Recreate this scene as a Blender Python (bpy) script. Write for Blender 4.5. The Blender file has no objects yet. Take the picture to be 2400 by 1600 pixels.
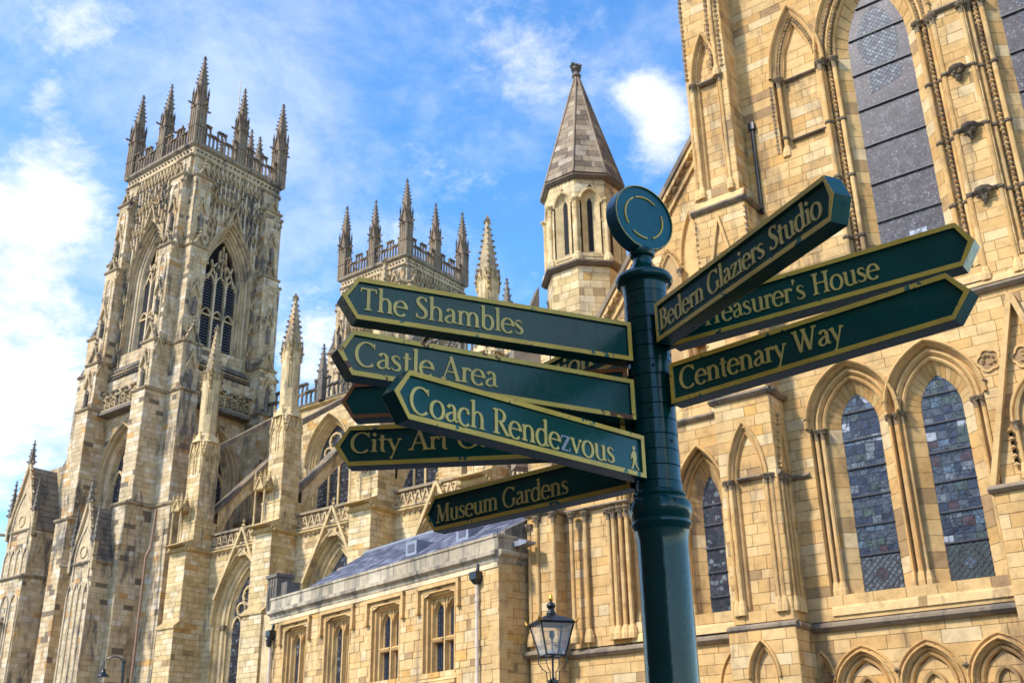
import bpy, math, random
from mathutils import Vector, Matrix
R = math.radians
rnd = random.Random(7)
scene = bpy.context.scene
col = scene.collection

# ---------------------------------------------------------------- camera
FOC = 2515.0                                   # focal length in pixels of a 2400 px wide frame
PITCH, ROLL, YAW = R(23.11), R(-1.0), R(37.22)
CAM = Vector((0, 0, 1.6))
fw = Vector((-math.sin(YAW) * math.cos(PITCH), math.cos(YAW) * math.cos(PITCH), math.sin(PITCH)))
rt0 = Vector((math.cos(YAW), math.sin(YAW), 0)); up0 = rt0.cross(fw)
rt = math.cos(ROLL) * rt0 + math.sin(ROLL) * up0
up = -math.sin(ROLL) * rt0 + math.cos(ROLL) * up0
cd = bpy.data.cameras.new('camera'); cam = bpy.data.objects.new('camera', cd); col.objects.link(cam)
cam.matrix_world = Matrix(((rt.x, up.x, -fw.x, CAM.x), (rt.y, up.y, -fw.y, CAM.y), (rt.z, up.z, -fw.z, CAM.z), (0, 0, 0, 1)))
cd.sensor_width = 36; cd.lens = 36 * FOC / 2400; cd.clip_end = 3000; cd.clip_start = .05
cd.dof.use_dof = True; cd.dof.focus_distance = 3.45; cd.dof.aperture_fstop = 13
scene.camera = cam
scene.render.resolution_x = 1024; scene.render.resolution_y = 682

# ---------------------------------------------------------------- light
SUN_AZ, SUN_EL = 247, 43                       # mathematical azimuth the sun stands at, elevation
sd = bpy.data.lights.new('sun', 'SUN'); sd.energy = 3.8; sd.angle = R(6); sd.color = (1, .94, .86)
sun = bpy.data.objects.new('sun', sd); col.objects.link(sun)
sv = Vector((math.cos(R(SUN_AZ)) * math.cos(R(SUN_EL)), math.sin(R(SUN_AZ)) * math.cos(R(SUN_EL)), math.sin(R(SUN_EL))))
sun.rotation_euler = sv.to_track_quat('Z', 'Y').to_euler()
w = bpy.data.worlds.new('World'); scene.world = w; w.use_nodes = True
nt = w.node_tree; N = nt.nodes; L = nt.links; N.clear()
def nd(tree, t, **k):
    n = tree.nodes.new(t)
    for a, b in k.items():
        if a[0] == '_': n.inputs[int(a[1:])].default_value = b
        else: setattr(n, a, b)
    return n
sky = nd(nt, 'ShaderNodeTexSky', sky_type='NISHITA', sun_disc=False, sun_elevation=R(SUN_EL), sun_rotation=R(90 - SUN_AZ))
sky.altitude = 100; sky.air_density = 1.0; sky.dust_density = .4; sky.ozone_density = 2.5
hsv = nd(nt, 'ShaderNodeHueSaturation'); hsv.inputs['Saturation'].default_value = 1.30; hsv.inputs['Value'].default_value = 2.5
L.new(sky.outputs[0], hsv.inputs['Color'])
tc = nd(nt, 'ShaderNodeTexCoord')
def direction(px, py):
    v = fw + rt * ((px - 1200) / FOC) - up * ((py - 800) / FOC); return v.normalized()
def mth(op, a, b=None, clamp=False):
    n = nt.nodes.new('ShaderNodeMath'); n.operation = op; n.use_clamp = clamp
    for i, q in enumerate((a, b)):
        if q is None: continue
        if isinstance(q, (int, float)): n.inputs[i].default_value = q
        else: L.new(q, n.inputs[i])
    return n.outputs[0]
# cloud deck: noise on a plane far above, broken by large soft masses
sep = nd(nt, 'ShaderNodeSeparateXYZ'); L.new(tc.outputs['Generated'], sep.inputs[0])
zz = mth('ADD', mth('MAXIMUM', sep.outputs[2], 0.0), .22)
cmb = nd(nt, 'ShaderNodeCombineXYZ')
L.new(mth('DIVIDE', sep.outputs[0], zz), cmb.inputs[0]); L.new(mth('DIVIDE', sep.outputs[1], zz), cmb.inputs[1])
def noise(scale, detail, rough, dist=0, src=None):
    n = nd(nt, 'ShaderNodeTexNoise'); n.inputs['Scale'].default_value = scale; n.inputs['Detail'].default_value = detail
    n.inputs['Roughness'].default_value = rough; n.inputs['Distortion'].default_value = dist
    L.new(src or cmb.outputs[0], n.inputs['Vector']); return n.outputs['Fac']
n1 = noise(2.6, 9, .62, .5); n2 = noise(7.5, 8, .66, .3)
n3 = noise(22, 7, .7, .2)
nn = mth('ADD', mth('ADD', mth('MULTIPLY', n1, .55), mth('MULTIPLY', n2, .42)), mth('MULTIPLY', mth('SUBTRACT', n3, .42), .38))
blobs = [((20, 540), 3.6, .20), ((70, 770), 4.6, .20), ((130, 250), 2.2, .16), ((330, 40), 2.2, .12), ((0, 1000), 6, .32), ((170, 480), 2.2, .16), ((720, 820), 3.0, .30), ((40, 30), 3.2, .17), ((230, 60), 2, .12), ((1080, 420), 6, .10), ((860, 560), 5, .09),
         ((1490, 215), 1.3, .26), ((1570, 235), 1.8, .30), ((1550, 350), 1.5, .30), ((1340, 30), 4.5, .15), ((1150, 20), 3.5, .11), ((90, 300), 3.5, .13), ((1260, 200), 2.5, .13),
         ((.93, -.15, .36), 15, .40), ((.55, .70, .45), 8, .24), ((.5, -.75, .42), 9, .24), ((-.5, -.75, .4), 9, .22), ((-.95, -.2, .2), 8, .24), ((.1, .2, .95), 8, .15)]  # first entry: unseen eastern cloud, enlarged to brighten the left-hand signs
tot = None
for pc, rad, amp in blobs:
    c = direction(*pc) if len(pc) == 2 else Vector(pc).normalized()
    dt = nd(nt, 'ShaderNodeVectorMath', operation='DOT_PRODUCT'); L.new(tc.outputs['Generated'], dt.inputs[0]); dt.inputs[1].default_value = c
    q = mth('DIVIDE', mth('SUBTRACT', 1.0, dt.outputs['Value']), 2 * (1 - math.cos(R(rad))) * .5)
    g = mth('MULTIPLY', mth('EXPONENT', mth('MULTIPLY', q, -1.0)), amp)
    tot = g if tot is None else mth('ADD', tot, g)
dens = mth('ADD', nn, tot)
rmp = nd(nt, 'ShaderNodeMapRange', interpolation_type='SMOOTHSTEP'); L.new(dens, rmp.inputs[0])
rmp.inputs[1].default_value = .575; rmp.inputs[2].default_value = .96
mx = nd(nt, 'ShaderNodeMix', data_type='RGBA'); L.new(hsv.outputs[0], mx.inputs[6])
v1 = noise(1.5, 8, .6, .9); vr = nd(nt, 'ShaderNodeMapRange', interpolation_type='SMOOTHSTEP'); L.new(mth('ADD', mth('MULTIPLY', v1, .7), mth('MULTIPLY', n2, .3)), vr.inputs[0])
vr.inputs[1].default_value = .43; vr.inputs[2].default_value = .64; vr.inputs[4].default_value = .42
L.new(mth('MAXIMUM', rmp.outputs[0], mth('ADD', vr.outputs[0], .03)), mx.inputs[0])
cs = nd(nt, 'ShaderNodeMapRange'); L.new(n2, cs.inputs[0]); cs.inputs[1].default_value = .3; cs.inputs[2].default_value = .65; cs.inputs[3].default_value = .8; cs.inputs[4].default_value = 1.0
cc = nd(nt, 'ShaderNodeVectorMath', operation='SCALE'); cc.inputs[0].default_value = (8.6, 8.9, 9.6); L.new(cs.outputs[0], cc.inputs['Scale'])
L.new(cc.outputs[0], mx.inputs[7])
bg = nd(nt, 'ShaderNodeBackground'); bg.inputs['Strength'].default_value = .11
L.new(mx.outputs[2], bg.inputs['Color']); ow = nd(nt, 'ShaderNodeOutputWorld'); L.new(bg.outputs[0], ow.inputs[0])
vs = scene.view_settings; vs.view_transform = 'Standard'; vs.look = 'None'; vs.gamma = 1; vs.use_curve_mapping = False; vs.exposure = 0.40

# ---------------------------------------------------------------- materials
def newmat(name):
    m = bpy.data.materials.new(name); m.use_nodes = True; t = m.node_tree; t.nodes.clear()
    b = nd(t, 'ShaderNodeBsdfPrincipled'); o = nd(t, 'ShaderNodeOutputMaterial'); t.links.new(b.outputs[0], o.inputs[0]); return m, t, b
def ramp(t, stops, src):
    r = nd(t, 'ShaderNodeValToRGB'); e = r.color_ramp.elements
    while len(e) > 1: e.remove(e[0])
    for i, (p, c) in enumerate(stops):
        x = e[0] if i == 0 else e.new(p)
        x.position = p; x.color = (*c, 1) if len(c) == 3 else c
    t.links.new(src, r.inputs[0]); return r.outputs[0]
def tnoise(t, scale, detail=5, rough=.6, coord='Object', stretch=None, dist=0):
    c = nd(t, 'ShaderNodeTexCoord'); n = nd(t, 'ShaderNodeTexNoise')
    n.inputs['Scale'].default_value = scale; n.inputs['Detail'].default_value = detail; n.inputs['Roughness'].default_value = rough; n.inputs['Distortion'].default_value = dist
    src = c.outputs['Object']
    if coord == 'World':
        g = nd(t, 'ShaderNodeNewGeometry'); src = g.outputs['Position']
    if stretch:
        mp = nd(t, 'ShaderNodeMapping'); mp.inputs['Scale'].default_value = stretch; t.links.new(src, mp.inputs[0]); src = mp.outputs[0]
    t.links.new(src, n.inputs['Vector']); return n.outputs['Fac']
def mixc(t, fac, a, b, mode='MIX'):
    m = nd(t, 'ShaderNodeMix', data_type='RGBA', blend_type=mode)
    for i, q in ((0, fac), (6, a), (7, b)):
        if isinstance(q, (int, float)): m.inputs[i].default_value = q
        elif isinstance(q, tuple): m.inputs[i].default_value = (*q, 1)
        else: t.links.new(q, m.inputs[i])
    return m.outputs[2]
def mrange(t, src, a, b, c=0.0, d=1.0):
    m = nd(t, 'ShaderNodeMapRange'); t.links.new(src, m.inputs[0])
    for i, q in enumerate((a, b, c, d)): m.inputs[i + 1].default_value = q
    return m.outputs[0]
def bump(t, b, src, strength, dist):
    n = nd(t, 'ShaderNodeBump'); n.inputs['Strength'].default_value = strength; n.inputs['Distance'].default_value = dist
    t.links.new(src, n.inputs['Height']); t.links.new(n.outputs[0], b.inputs['Normal'])
def stone(name, stops, grime, gcol, gthr, fine=3.0, rust=0, bumpd=.03):
    m, t, b = newmat(name)
    a = nd(t, 'ShaderNodeAttribute', attribute_name='tone')
    c = ramp(t, stops, a.outputs['Fac'])
    big = tnoise(t, .55, 5, .6, 'World'); c = mixc(t, 1.0, c, ramp(t, [(.3, (.80, .78, .76)), (.7, (1.12, 1.1, 1.06))], big), 'MULTIPLY')
    fn = tnoise(t, fine, 8, .72, 'World'); c = mixc(t, 1.0, c, ramp(t, [(.28, (.66, .64, .62)), (.5, (1, 1, 1)), (.75, (1.18, 1.16, 1.1))], fn), 'MULTIPLY')
    st = tnoise(t, 1.0, 7, .68, 'World', (1.6, 1.6, .35), .4)
    g2 = tnoise(t, .23, 3, .5, 'World')
    if rust:
        rr = tnoise(t, .9, 4, .7, 'World', (1, 1, .5)); c = mixc(t, mrange(t, rr, .56, .68, 0, rust), c, (.42, .20, .06))
    ga = nd(t, 'ShaderNodeMath'); ga.operation = 'ADD'; t.links.new(st, ga.inputs[0]); t.links.new(mrange(t, g2, .35, .65, -.07, .07), ga.inputs[1])
    c = mixc(t, mrange(t, ga.outputs[0], gthr, gthr + .12, 0, grime), c, gcol)
    t.links.new(c, b.inputs['Base Color']); b.inputs['Roughness'].default_value = .9; b.inputs['Specular IOR Level'].default_value = .2
    bump(t, b, fn, .7, bumpd); return m
M = {}
M['honey'] = stone('honey_limestone', [(0, (.36, .23, .115)), (.12, (.46, .30, .135)), (.25, (.57, .34, .125)), (.5, (.62, .40, .168)), (.75, (.65, .45, .21)), (.92, (.67, .51, .29)), (1, (.60, .35, .11))], .7, (.20, .135, .08), .555, 2.6)
M['cream'] = stone('cream_limestone', [(0, (.36, .25, .13)), (.2, (.54, .39, .18)), (.6, (.66, .50, .27)), (.9, (.72, .60, .40)), (1, (.58, .35, .13))], .75, (.17, .14, .11), .565, 2.2)
M['pale'] = stone('weathered_pale_limestone', [(0, (.17, .135, .10)), (.15, (.33, .26, .17)), (.3, (.50, .38, .22)), (.6, (.62, .48, .29)), (.85, (.70, .61, .47)), (1, (.58, .34, .13))], .85, (.11, .10, .09), .535, 1.6, .6)  # weathered stone; its darkest tones put crevice shade into the carved pieces
M['parapet'] = stone('streaked_parapet_stone', [(0, (.30, .25, .18)), (.5, (.48, .40, .28)), (1, (.62, .55, .42))], .85, (.13, .12, .10), .49, 3.5)
M['grime'] = stone('blackened_limestone', [(0, (.16, .14, .12)), (.5, (.26, .22, .17)), (1, (.42, .35, .25))], .8, (.07, .066, .062), .50, 2.5)
M['spire'] = stone('weathered_spire_stone', [(0, (.17, .13, .095)), (.4, (.27, .20, .14)), (.8, (.36, .28, .19)), (1, (.46, .39, .30))], .7, (.11, .10, .09), .54, 2.0)
M['ledge'] = stone('weathered_string_course', [(0, (.22, .17, .12)), (.3, (.32, .25, .17)), (1, (.52, .42, .28))], .75, (.10, .09, .08), .50, 3)  # weathered stone, kept dark also to stand in for shaded undersides
M['capstone'] = stone('sooty_carved_capital', [(0, (.10, .08, .06)), (.35, (.24, .18, .11)), (.7, (.46, .35, .20)), (1, (.6, .46, .26))], .6, (.07, .06, .05), .52, 5)
M['joint'] = stone('mortar', [(0, (.28, .20, .11)), (1, (.40, .29, .16))], .4, (.14, .12, .10), .58)
def plain(name, c, rough=.5, metal=0, spec=.5, coat=0):
    m, t, b = newmat(name); b.inputs['Base Color'].default_value = (*c, 1); b.inputs['Roughness'].default_value = rough
    b.inputs['Metallic'].default_value = metal; b.inputs['Specular IOR Level'].default_value = spec; b.inputs['Coat Weight'].default_value = coat
    n = tnoise(t, 6, 6, .6, 'World'); t.links.new(mixc(t, 1.0, c, ramp(t, [(.25, (.75, .75, .75)), (.75, (1.2, 1.2, 1.2))], n), 'MULTIPLY'), b.inputs['Base Color'])
    return m
def paint(name, c, rough, wear=None, wthr=.66, bs=90, bd=.0009):
    m, t, b = newmat(name)
    n = tnoise(t, 38, 6, .65, 'World'); n2 = tnoise(t, 9, 4, .6, 'World')
    cc_ = mixc(t, 1.0, c, ramp(t, [(.3, (.82, .84, .84)), (.7, (1.16, 1.14, 1.12))], n2), 'MULTIPLY')
    if wear:
        ad = nd(t, 'ShaderNodeMath'); ad.operation = 'ADD'; t.links.new(mrange(t, n, .3, .7, -.14, .14), ad.inputs[0]); t.links.new(n2, ad.inputs[1])
        cc_ = mixc(t, mrange(t, ad.outputs[0], wthr, wthr + .015), cc_, wear)
    t.links.new(cc_, b.inputs['Base Color']); b.inputs['Roughness'].default_value = rough
    t.links.new(mrange(t, n, .3, .7, rough * .7, rough * 1.4), b.inputs['Roughness'])
    b.inputs['Coat Weight'].default_value = .15; b.inputs['Specular IOR Level'].default_value = .4; b.inputs['Coat Roughness'].default_value = .1
    w1 = tnoise(t, bs, 3, .6, 'World', (1, 1, .6)); bump(t, b, w1, .9, bd); return m
M['green'] = paint('dark_green_gloss_paint', (.004, .058, .047), .13, (.16, .06, .03), .80)
M['panel'] = paint('green_sign_panel_paint', (.005, .088, .068), .20, (.02, .12, .12), .74, 60, .0008)
M['gold'] = paint('chipped_gold_paint', (.98, .60, .09), .40, (.05, .18, .13), .65, 140, .0005)
M['goldrust'] = paint('rusting_gold_paint', (.95, .62, .11), .45, (.20, .07, .03), .57, 140, .0005)
M['disc'] = paint('sky_lit_disc_paint', (.008, .13, .15), .28)  # the post's paint, lightened in colour to stand in for reflected sky
M['silver'] = plain('worn_silver_grey_paint', (.40, .42, .42), .5)
M['letter'] = paint('gold_lettering_paint', (.98, .68, .18), .40, (.45, .35, .16), .70, 160, .0005)
M['copper'] = paint('orange_brown_border_paint', (.42, .15, .045), .4)
M['rust'] = plain('rusted_metal', (.10, .03, .015), .7)
M['black'] = plain('black_iron_paint', (.012, .013, .015), .3)
M['gilt'] = plain('gilded_metal', (.9, .5, .06), .3, .8)
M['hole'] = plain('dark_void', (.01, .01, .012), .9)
M['louvre'] = plain('dark_louvre_boards', (.13, .14, .17), .6)
M['leadbar'] = plain('lead_bar', (.025, .025, .03), .5)
M['pipe'] = plain('cream_painted_pipe', (.62, .52, .40), .5)
M['bpipe'] = plain('brown_drainpipe', (.30, .17, .10), .6)
M['joint2'] = M['joint']
M['slate'] = stone('grey_blue_slate', [(0, (.07, .075, .11)), (.5, (.12, .125, .17)), (1, (.24, .25, .31))], .3, (.3, .31, .35), .62, 6)
M['leadsheet'] = plain('pale_lead_sheet', (.25, .265, .30), .5)
M['brick'] = stone('red_brick', [(0, (.22, .07, .04)), (1, (.36, .13, .07))], .3, (.1, .06, .05), .6)
M['ground'] = plain('paving_ground', (.09, .085, .08), .85)
# lantern glass
m, t, b = newmat('lantern_glass'); b.inputs['Base Color'].default_value = (.9, .95, .93, 1); b.inputs['Alpha'].default_value = .22; b.inputs['Roughness'].default_value = .12; b.inputs['Specular IOR Level'].default_value = .5; M['lglass'] = m
# medieval leaded glass, too small-paned at this distance to be cut singly
def leaded(name, lo, mid, hi, scale, speck, dscale):
    m, t, b = newmat(name)
    g = nd(t, 'ShaderNodeNewGeometry'); mp = nd(t, 'ShaderNodeMapping'); mp.inputs['Rotation'].default_value = (R(90), 0, 0); t.links.new(g.outputs['Position'], mp.inputs[0])
    v = nd(t, 'ShaderNodeTexVoronoi', feature='F1'); v.inputs['Scale'].default_value = scale; t.links.new(g.outputs['Position'], v.inputs['Vector'])
    e = nd(t, 'ShaderNodeTexVoronoi', feature='DISTANCE_TO_EDGE'); e.inputs['Scale'].default_value = scale; t.links.new(g.outputs['Position'], e.inputs['Vector'])
    sp = nd(t, 'ShaderNodeSeparateColor'); t.links.new(v.outputs['Color'], sp.inputs[0])
    c = ramp(t, [(0, lo), (.4, mid), (.62, (mid[0] * 1.2, mid[1] * .7, mid[2] * .8)), (.8, mid), (1 - speck, hi)], sp.outputs[0])
    c = mixc(t, mrange(t, e.outputs['Distance'], .03, .07), (.015, .015, .018), c)
    if dscale:      # clear patches leaded in diamonds
        s = nd(t, 'ShaderNodeSeparateXYZ'); t.links.new(g.outputs['Position'], s.inputs[0])
        def dm(op, a, b_):
            n = nd(t, 'ShaderNodeMath'); n.operation = op
            for i, q in enumerate((a, b_)):
                if q is None: continue
                if isinstance(q, float): n.inputs[i].default_value = q
                else: t.links.new(q, n.inputs[i])
            return n.outputs[0]
        u1 = dm('ABSOLUTE', dm('SUBTRACT', dm('FRACT', dm('MULTIPLY', dm('ADD', s.outputs[0], s.outputs[2]), dscale), None), .5), None)
        u2 = dm('ABSOLUTE', dm('SUBTRACT', dm('FRACT', dm('MULTIPLY', dm('SUBTRACT', s.outputs[0], s.outputs[2]), dscale), None), .5), None)
        dd = dm('MAXIMUM', u1, u2)
        lat = mixc(t, mrange(t, dd, .33, .42), (.22, .27, .30), (.03, .03, .035))
        pn = tnoise(t, .55, 2, .5, 'World')
        c = mixc(t, mrange(t, pn, .56, .60, 0, .75), c, lat)
    bign = tnoise(t, 2.2, 6, .7, 'World'); c = mixc(t, 1.0, c, ramp(t, [(.3, (.5, .48, .5)), (.5, (.95, .95, .95)), (.7, (1.7, 1.65, 1.6))], bign), 'MULTIPLY')
    t.links.new(c, b.inputs['Base Color']); b.inputs['Roughness'].default_value = .36; b.inputs['Specular IOR Level'].default_value = .2
    bump(t, b, sp.outputs[1], .35, .02); return m
M['lead1'] = leaded('leaded_stained_glass', (.035, .033, .042), (.078, .075, .085), (.19, .19, .20), 24.0, .3, 0)
M['lead2'] = leaded('dark_leaded_glass', (.018, .02, .026), (.04, .045, .052), (.13, .15, .16), 8.0, .15, 0)
m, t, b = newmat('diamond_quarry_glass'); g = nd(t, 'ShaderNodeNewGeometry'); s_ = nd(t, 'ShaderNodeSeparateXYZ'); t.links.new(g.outputs['Position'], s_.inputs[0])
def _m(op, p, q=None):
    n = nd(t, 'ShaderNodeMath'); n.operation = op
    for i, z_ in enumerate((p, q)):
        if z_ is None: continue
        if isinstance(z_, float): n.inputs[i].default_value = z_
        else: t.links.new(z_, n.inputs[i])
    return n.outputs[0]
_u = [_m('ABSOLUTE', _m('SUBTRACT', _m('FRACT', _m('MULTIPLY', _m(o_, s_.outputs[0], s_.outputs[2]), 6.2)), .5)) for o_ in ('ADD', 'SUBTRACT')]
_v = nd(t, 'ShaderNodeTexVoronoi'); _v.inputs['Scale'].default_value = 9; t.links.new(g.outputs['Position'], _v.inputs['Vector']); _s = nd(t, 'ShaderNodeSeparateColor'); t.links.new(_v.outputs['Color'], _s.inputs[0])
t.links.new(mixc(t, mrange(t, _m('MAXIMUM', *_u), .30, .42), ramp(t, [(0, (.06, .065, .08)), (.5, (.12, .14, .16)), (1, (.24, .28, .29))], _s.outputs[0]), (.04, .035, .05)), b.inputs['Base Color']); b.inputs['Roughness'].default_value = .4; b.inputs['Specular IOR Level'].default_value = .12; M['quarry'] = m
def pane_mat(name, c, rough=.25):
    m, t, b = newmat(name); n = tnoise(t, 9, 5, .6, 'World')
    t.links.new(mixc(t, 1.0, c, ramp(t, [(.3, (.6, .6, .65)), (.7, (1.3, 1.3, 1.3))], n), 'MULTIPLY'), b.inputs['Base Color']); b.inputs['Roughness'].default_value = rough
    b.inputs['Specular IOR Level'].default_value = .3; 
    g = nd(t, 'ShaderNodeNewGeometry'); e = nd(t, 'ShaderNodeTexVoronoi', feature='DISTANCE_TO_EDGE'); e.inputs['Scale'].default_value = 4.5; t.links.new(g.outputs['Position'], e.inputs['Vector'])
    old = b.inputs['Base Color'].links[0].from_socket
    t.links.new(mixc(t, mrange(t, e.outputs['Distance'], .02, .05), (.02, .02, .022), old), b.inputs['Base Color'])
    bump(t, b, n, .3, .01); return m
PANES = [pane_mat('pane_' + n_, c) for n_, c in (('navy', (.035, .045, .07)), ('slate', (.065, .08, .10)), ('blue', (.09, .13, .17)), ('wine', (.07, .045, .05)), ('green', (.06, .085, .075)), ('grey', (.13, .15, .165)), ('clear', (.33, .35, .38)))]
PW = [26, 34, 12, 5, 14, 16, 6]

# ---------------------------------------------------------------- mesh helpers
class MB:
    def __init__(s): s.v = []; s.f = []; s.t = []
    def face(s, pts, tone=.5):
        i = len(s.v); s.v += [tuple(p) for p in pts]; s.f.append(tuple(range(i, i + len(pts)))); s.t.append(tone)
    def quadgrid(s, rows, tone=.5, closed=False, tones=None):
        i = len(s.v); n = len(rows[0])
        for r in rows: s.v += [tuple(p) for p in r]
        for a in range(len(rows) - 1):
            for b_ in range(n if closed else n - 1):
                c = (b_ + 1) % n
                s.f.append((i + a * n + b_, i + a * n + c, i + (a + 1) * n + c, i + (a + 1) * n + b_)); s.t.append(tones[a] if tones else tone)
    def prism(s, bot, top, tone=.5, caps=True):
        s.quadgrid([bot, top], tone, True)
        if caps: s.face(list(reversed(bot)), tone); s.face(top, tone)
    def build(s, name, mat, parent=None, kind=None, label=None, smooth=False):
        if not s.f: return None
        me = bpy.data.meshes.new(name); me.from_pydata(s.v, [], s.f)
        at = me.attributes.new('tone', 'FLOAT', 'FACE'); at.data.foreach_set('value', s.t)
        if smooth: me.polygons.foreach_set('use_smooth', [True] * len(s.f))
        me.materials.append(mat); o = bpy.data.objects.new(name, me); col.objects.link(o)
        if parent is not None: o.parent = parent
        if kind: o['kind'] = kind
        if label: o['label'] = label
        return o
def thing(name, label, cat, group=None, loc=(0, 0, 0)):
    o = bpy.data.objects.new(name, None); col.objects.link(o); o['label'] = label; o['category'] = cat
    if group: o['group'] = group
    return o
class Fr:                                     # wall frame: s along the wall (to the right seen from outside), z up, d outward
    def __init__(s, o, a, n=None):
        s.o = o; l = math.hypot(*a); s.a = (a[0] / l, a[1] / l); s.n = (s.a[1], -s.a[0])
    def __call__(s, u, z, d=0): return (s.o[0] + u * s.a[0] + d * s.n[0], s.o[1] + u * s.a[1] + d * s.n[1], z)
    def right(s, u, d):                       # frame of a face turned towards +s at position u, its own s running from depth d inward
        p = s(u, 0, d); return Fr((p[0], p[1]), (-s.n[0], -s.n[1]))
    def left(s, u, d):
        p = s(u, 0, d); return Fr((p[0], p[1]), s.n)
def box(mb, F, s0, s1, z0, z1, d0, d1, tone=.5, jit=0):
    if jit: tone = min(1, max(0, tone + rnd.uniform(-jit, jit)))
    b_ = [F(s0, z0, d1), F(s1, z0, d1), F(s1, z0, d0), F(s0, z0, d0)]; t_ = [F(s0, z1, d1), F(s1, z1, d1), F(s1, z1, d0), F(s0, z1, d0)]
    mb.prism(b_, t_, tone)
def wedge(mb, F, s0, s1, z0, z1, d0, d1, tone=.5):    # sloping weathering: full depth at the bottom, d0 at the top
    a = [F(s0, z0, d0), F(s0, z0, d1), F(s0, z1, d0)]; b_ = [F(s1, z0, d0), F(s1, z0, d1), F(s1, z1, d0)]
    mb.face(a, tone); mb.face(list(reversed(b_)), tone); mb.face([a[1], b_[1], b_[2], a[2]], tone); mb.face([a[0], b_[0], b_[1], a[1]], tone)
def strip(mb, F, pts, w_, d0, d1, tone=.5):
    n = len(pts); Lp = []; Rp = []
    for i, p in enumerate(pts):
        a = pts[max(0, i - 1)]; b_ = pts[min(n - 1, i + 1)]; dx, dz = b_[0] - a[0], b_[1] - a[1]; l = math.hypot(dx, dz) or 1
        nx, nz = -dz / l * w_ / 2, dx / l * w_ / 2
        Lp.append((p[0] + nx, p[1] + nz)); Rp.append((p[0] - nx, p[1] - nz))
    rows = [[F(*p, d0) for p in Lp], [F(*p, d1) for p in Lp], [F(*p, d1) for p in Rp], [F(*p, d0) for p in Rp]]
    mb.quadgrid(rows, tone)
    for i in (0, -1): mb.face([rows[0][i], rows[1][i], rows[2][i], rows[3][i]], tone)
def lathe(mb, c, prof, n=12, tone=.5, rot=0, sq=1.0):
    rows = [[(c[0] + r * math.cos(2 * math.pi * k / n + rot), c[1] + r * math.sin(2 * math.pi * k / n + rot), c[2] + z) for k in range(n)] for r, z in prof]
    mb.quadgrid(rows, tone, True)
    mb.face(rows[-1], tone); mb.face(list(reversed(rows[0])), tone)
def blob(mb, p, r, tone=.4, sz=1.0):
    j = lambda: rnd.uniform(.75, 1.25)
    x, y, z = p; v = [(x + r * j(), y, z), (x, y + r * j(), z), (x - r * j(), y, z), (x, y - r * j(), z)]
    a = (x, y, z + r * sz * j()); b_ = (x, y, z - r * sz * j())
    for i in range(4):
        mb.face([v[i], v[(i + 1) % 4], a], tone); mb.face([v[(i + 1) % 4], v[i], b_], tone)
def tube(mb, pts, r, n=8, tone=.5, taper=None):
    rows = []; pts = [Vector(p) for p in pts]
    for i, p in enumerate(pts):
        d = (pts[min(i + 1, len(pts) - 1)] - pts[max(i - 1, 0)]).normalized()
        a = Vector((0, 0, 1)) if abs(d.z) < .9 else Vector((1, 0, 0)); u = d.cross(a).normalized(); v_ = d.cross(u)
        rr = r if taper is None else r * taper[i]
        rows.append([tuple(p + u * rr * math.cos(2 * math.pi * k / n) + v_ * rr * math.sin(2 * math.pi * k / n)) for k in range(n)])
    mb.quadgrid(rows, tone, True); mb.face(rows[0], tone); mb.face(rows[-1], tone)

class Arch:                                   # pointed opening
    def __init__(s, c, hw, zb, zs, za):
        s.c, s.hw, s.zb, s.zs, s.za = c, hw, zb, zs, za; h = za - zs
        s.rect = h < .02
        if not s.rect: s.R = (hw * hw + h * h) / (2 * hw); s.k = s.R - hw
    def apex(s, e=0): return s.zs + e if s.rect else s.zs + math.sqrt(max((s.R + e) ** 2 - s.k ** 2, 0))
    def half(s, z, e=0):
        if z <= s.zs: return s.hw + e
        if s.rect: return s.hw + e if z <= s.zs + e else 0
        q = (s.R + e) ** 2 - (z - s.zs) ** 2
        return max(0, math.sqrt(q) - s.k) if q > 0 else 0
    def path(s, e=0, n=9, base=True, zb=None):
        L_ = []; zb = s.zb if zb is None else zb
        if base: L_.append((s.c - s.hw - e, zb))
        if s.rect: L_ += [(s.c - s.hw - e, s.zs + e), (s.c + s.hw + e, s.zs + e)]
        else:
            am = math.acos(max(-1, min(1, s.k / (s.R + e)))); A_ = [am * i / n for i in range(n + 1)]
            L_ += [(s.c + s.k - (s.R + e) * math.cos(a), s.zs + (s.R + e) * math.sin(a)) for a in A_]
            L_ += [(s.c - s.k + (s.R + e) * math.cos(a), s.zs + (s.R + e) * math.sin(a)) for a in reversed(A_[:-1])]
        if base: L_.append((s.c + s.hw + e, zb))
        return L_
def mould(mb, F, op, prof, n=9, base=True, zb=None, tone=.5, jit=.0):
    rows = [[F(p[0], p[1], d) for p in op.path(e, n, base, zb)] for e, d in prof]
    mb.quadgrid(rows, tone, False, [min(1, max(0, tone + rnd.uniform(-jit, jit))) for _ in rows])

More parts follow.
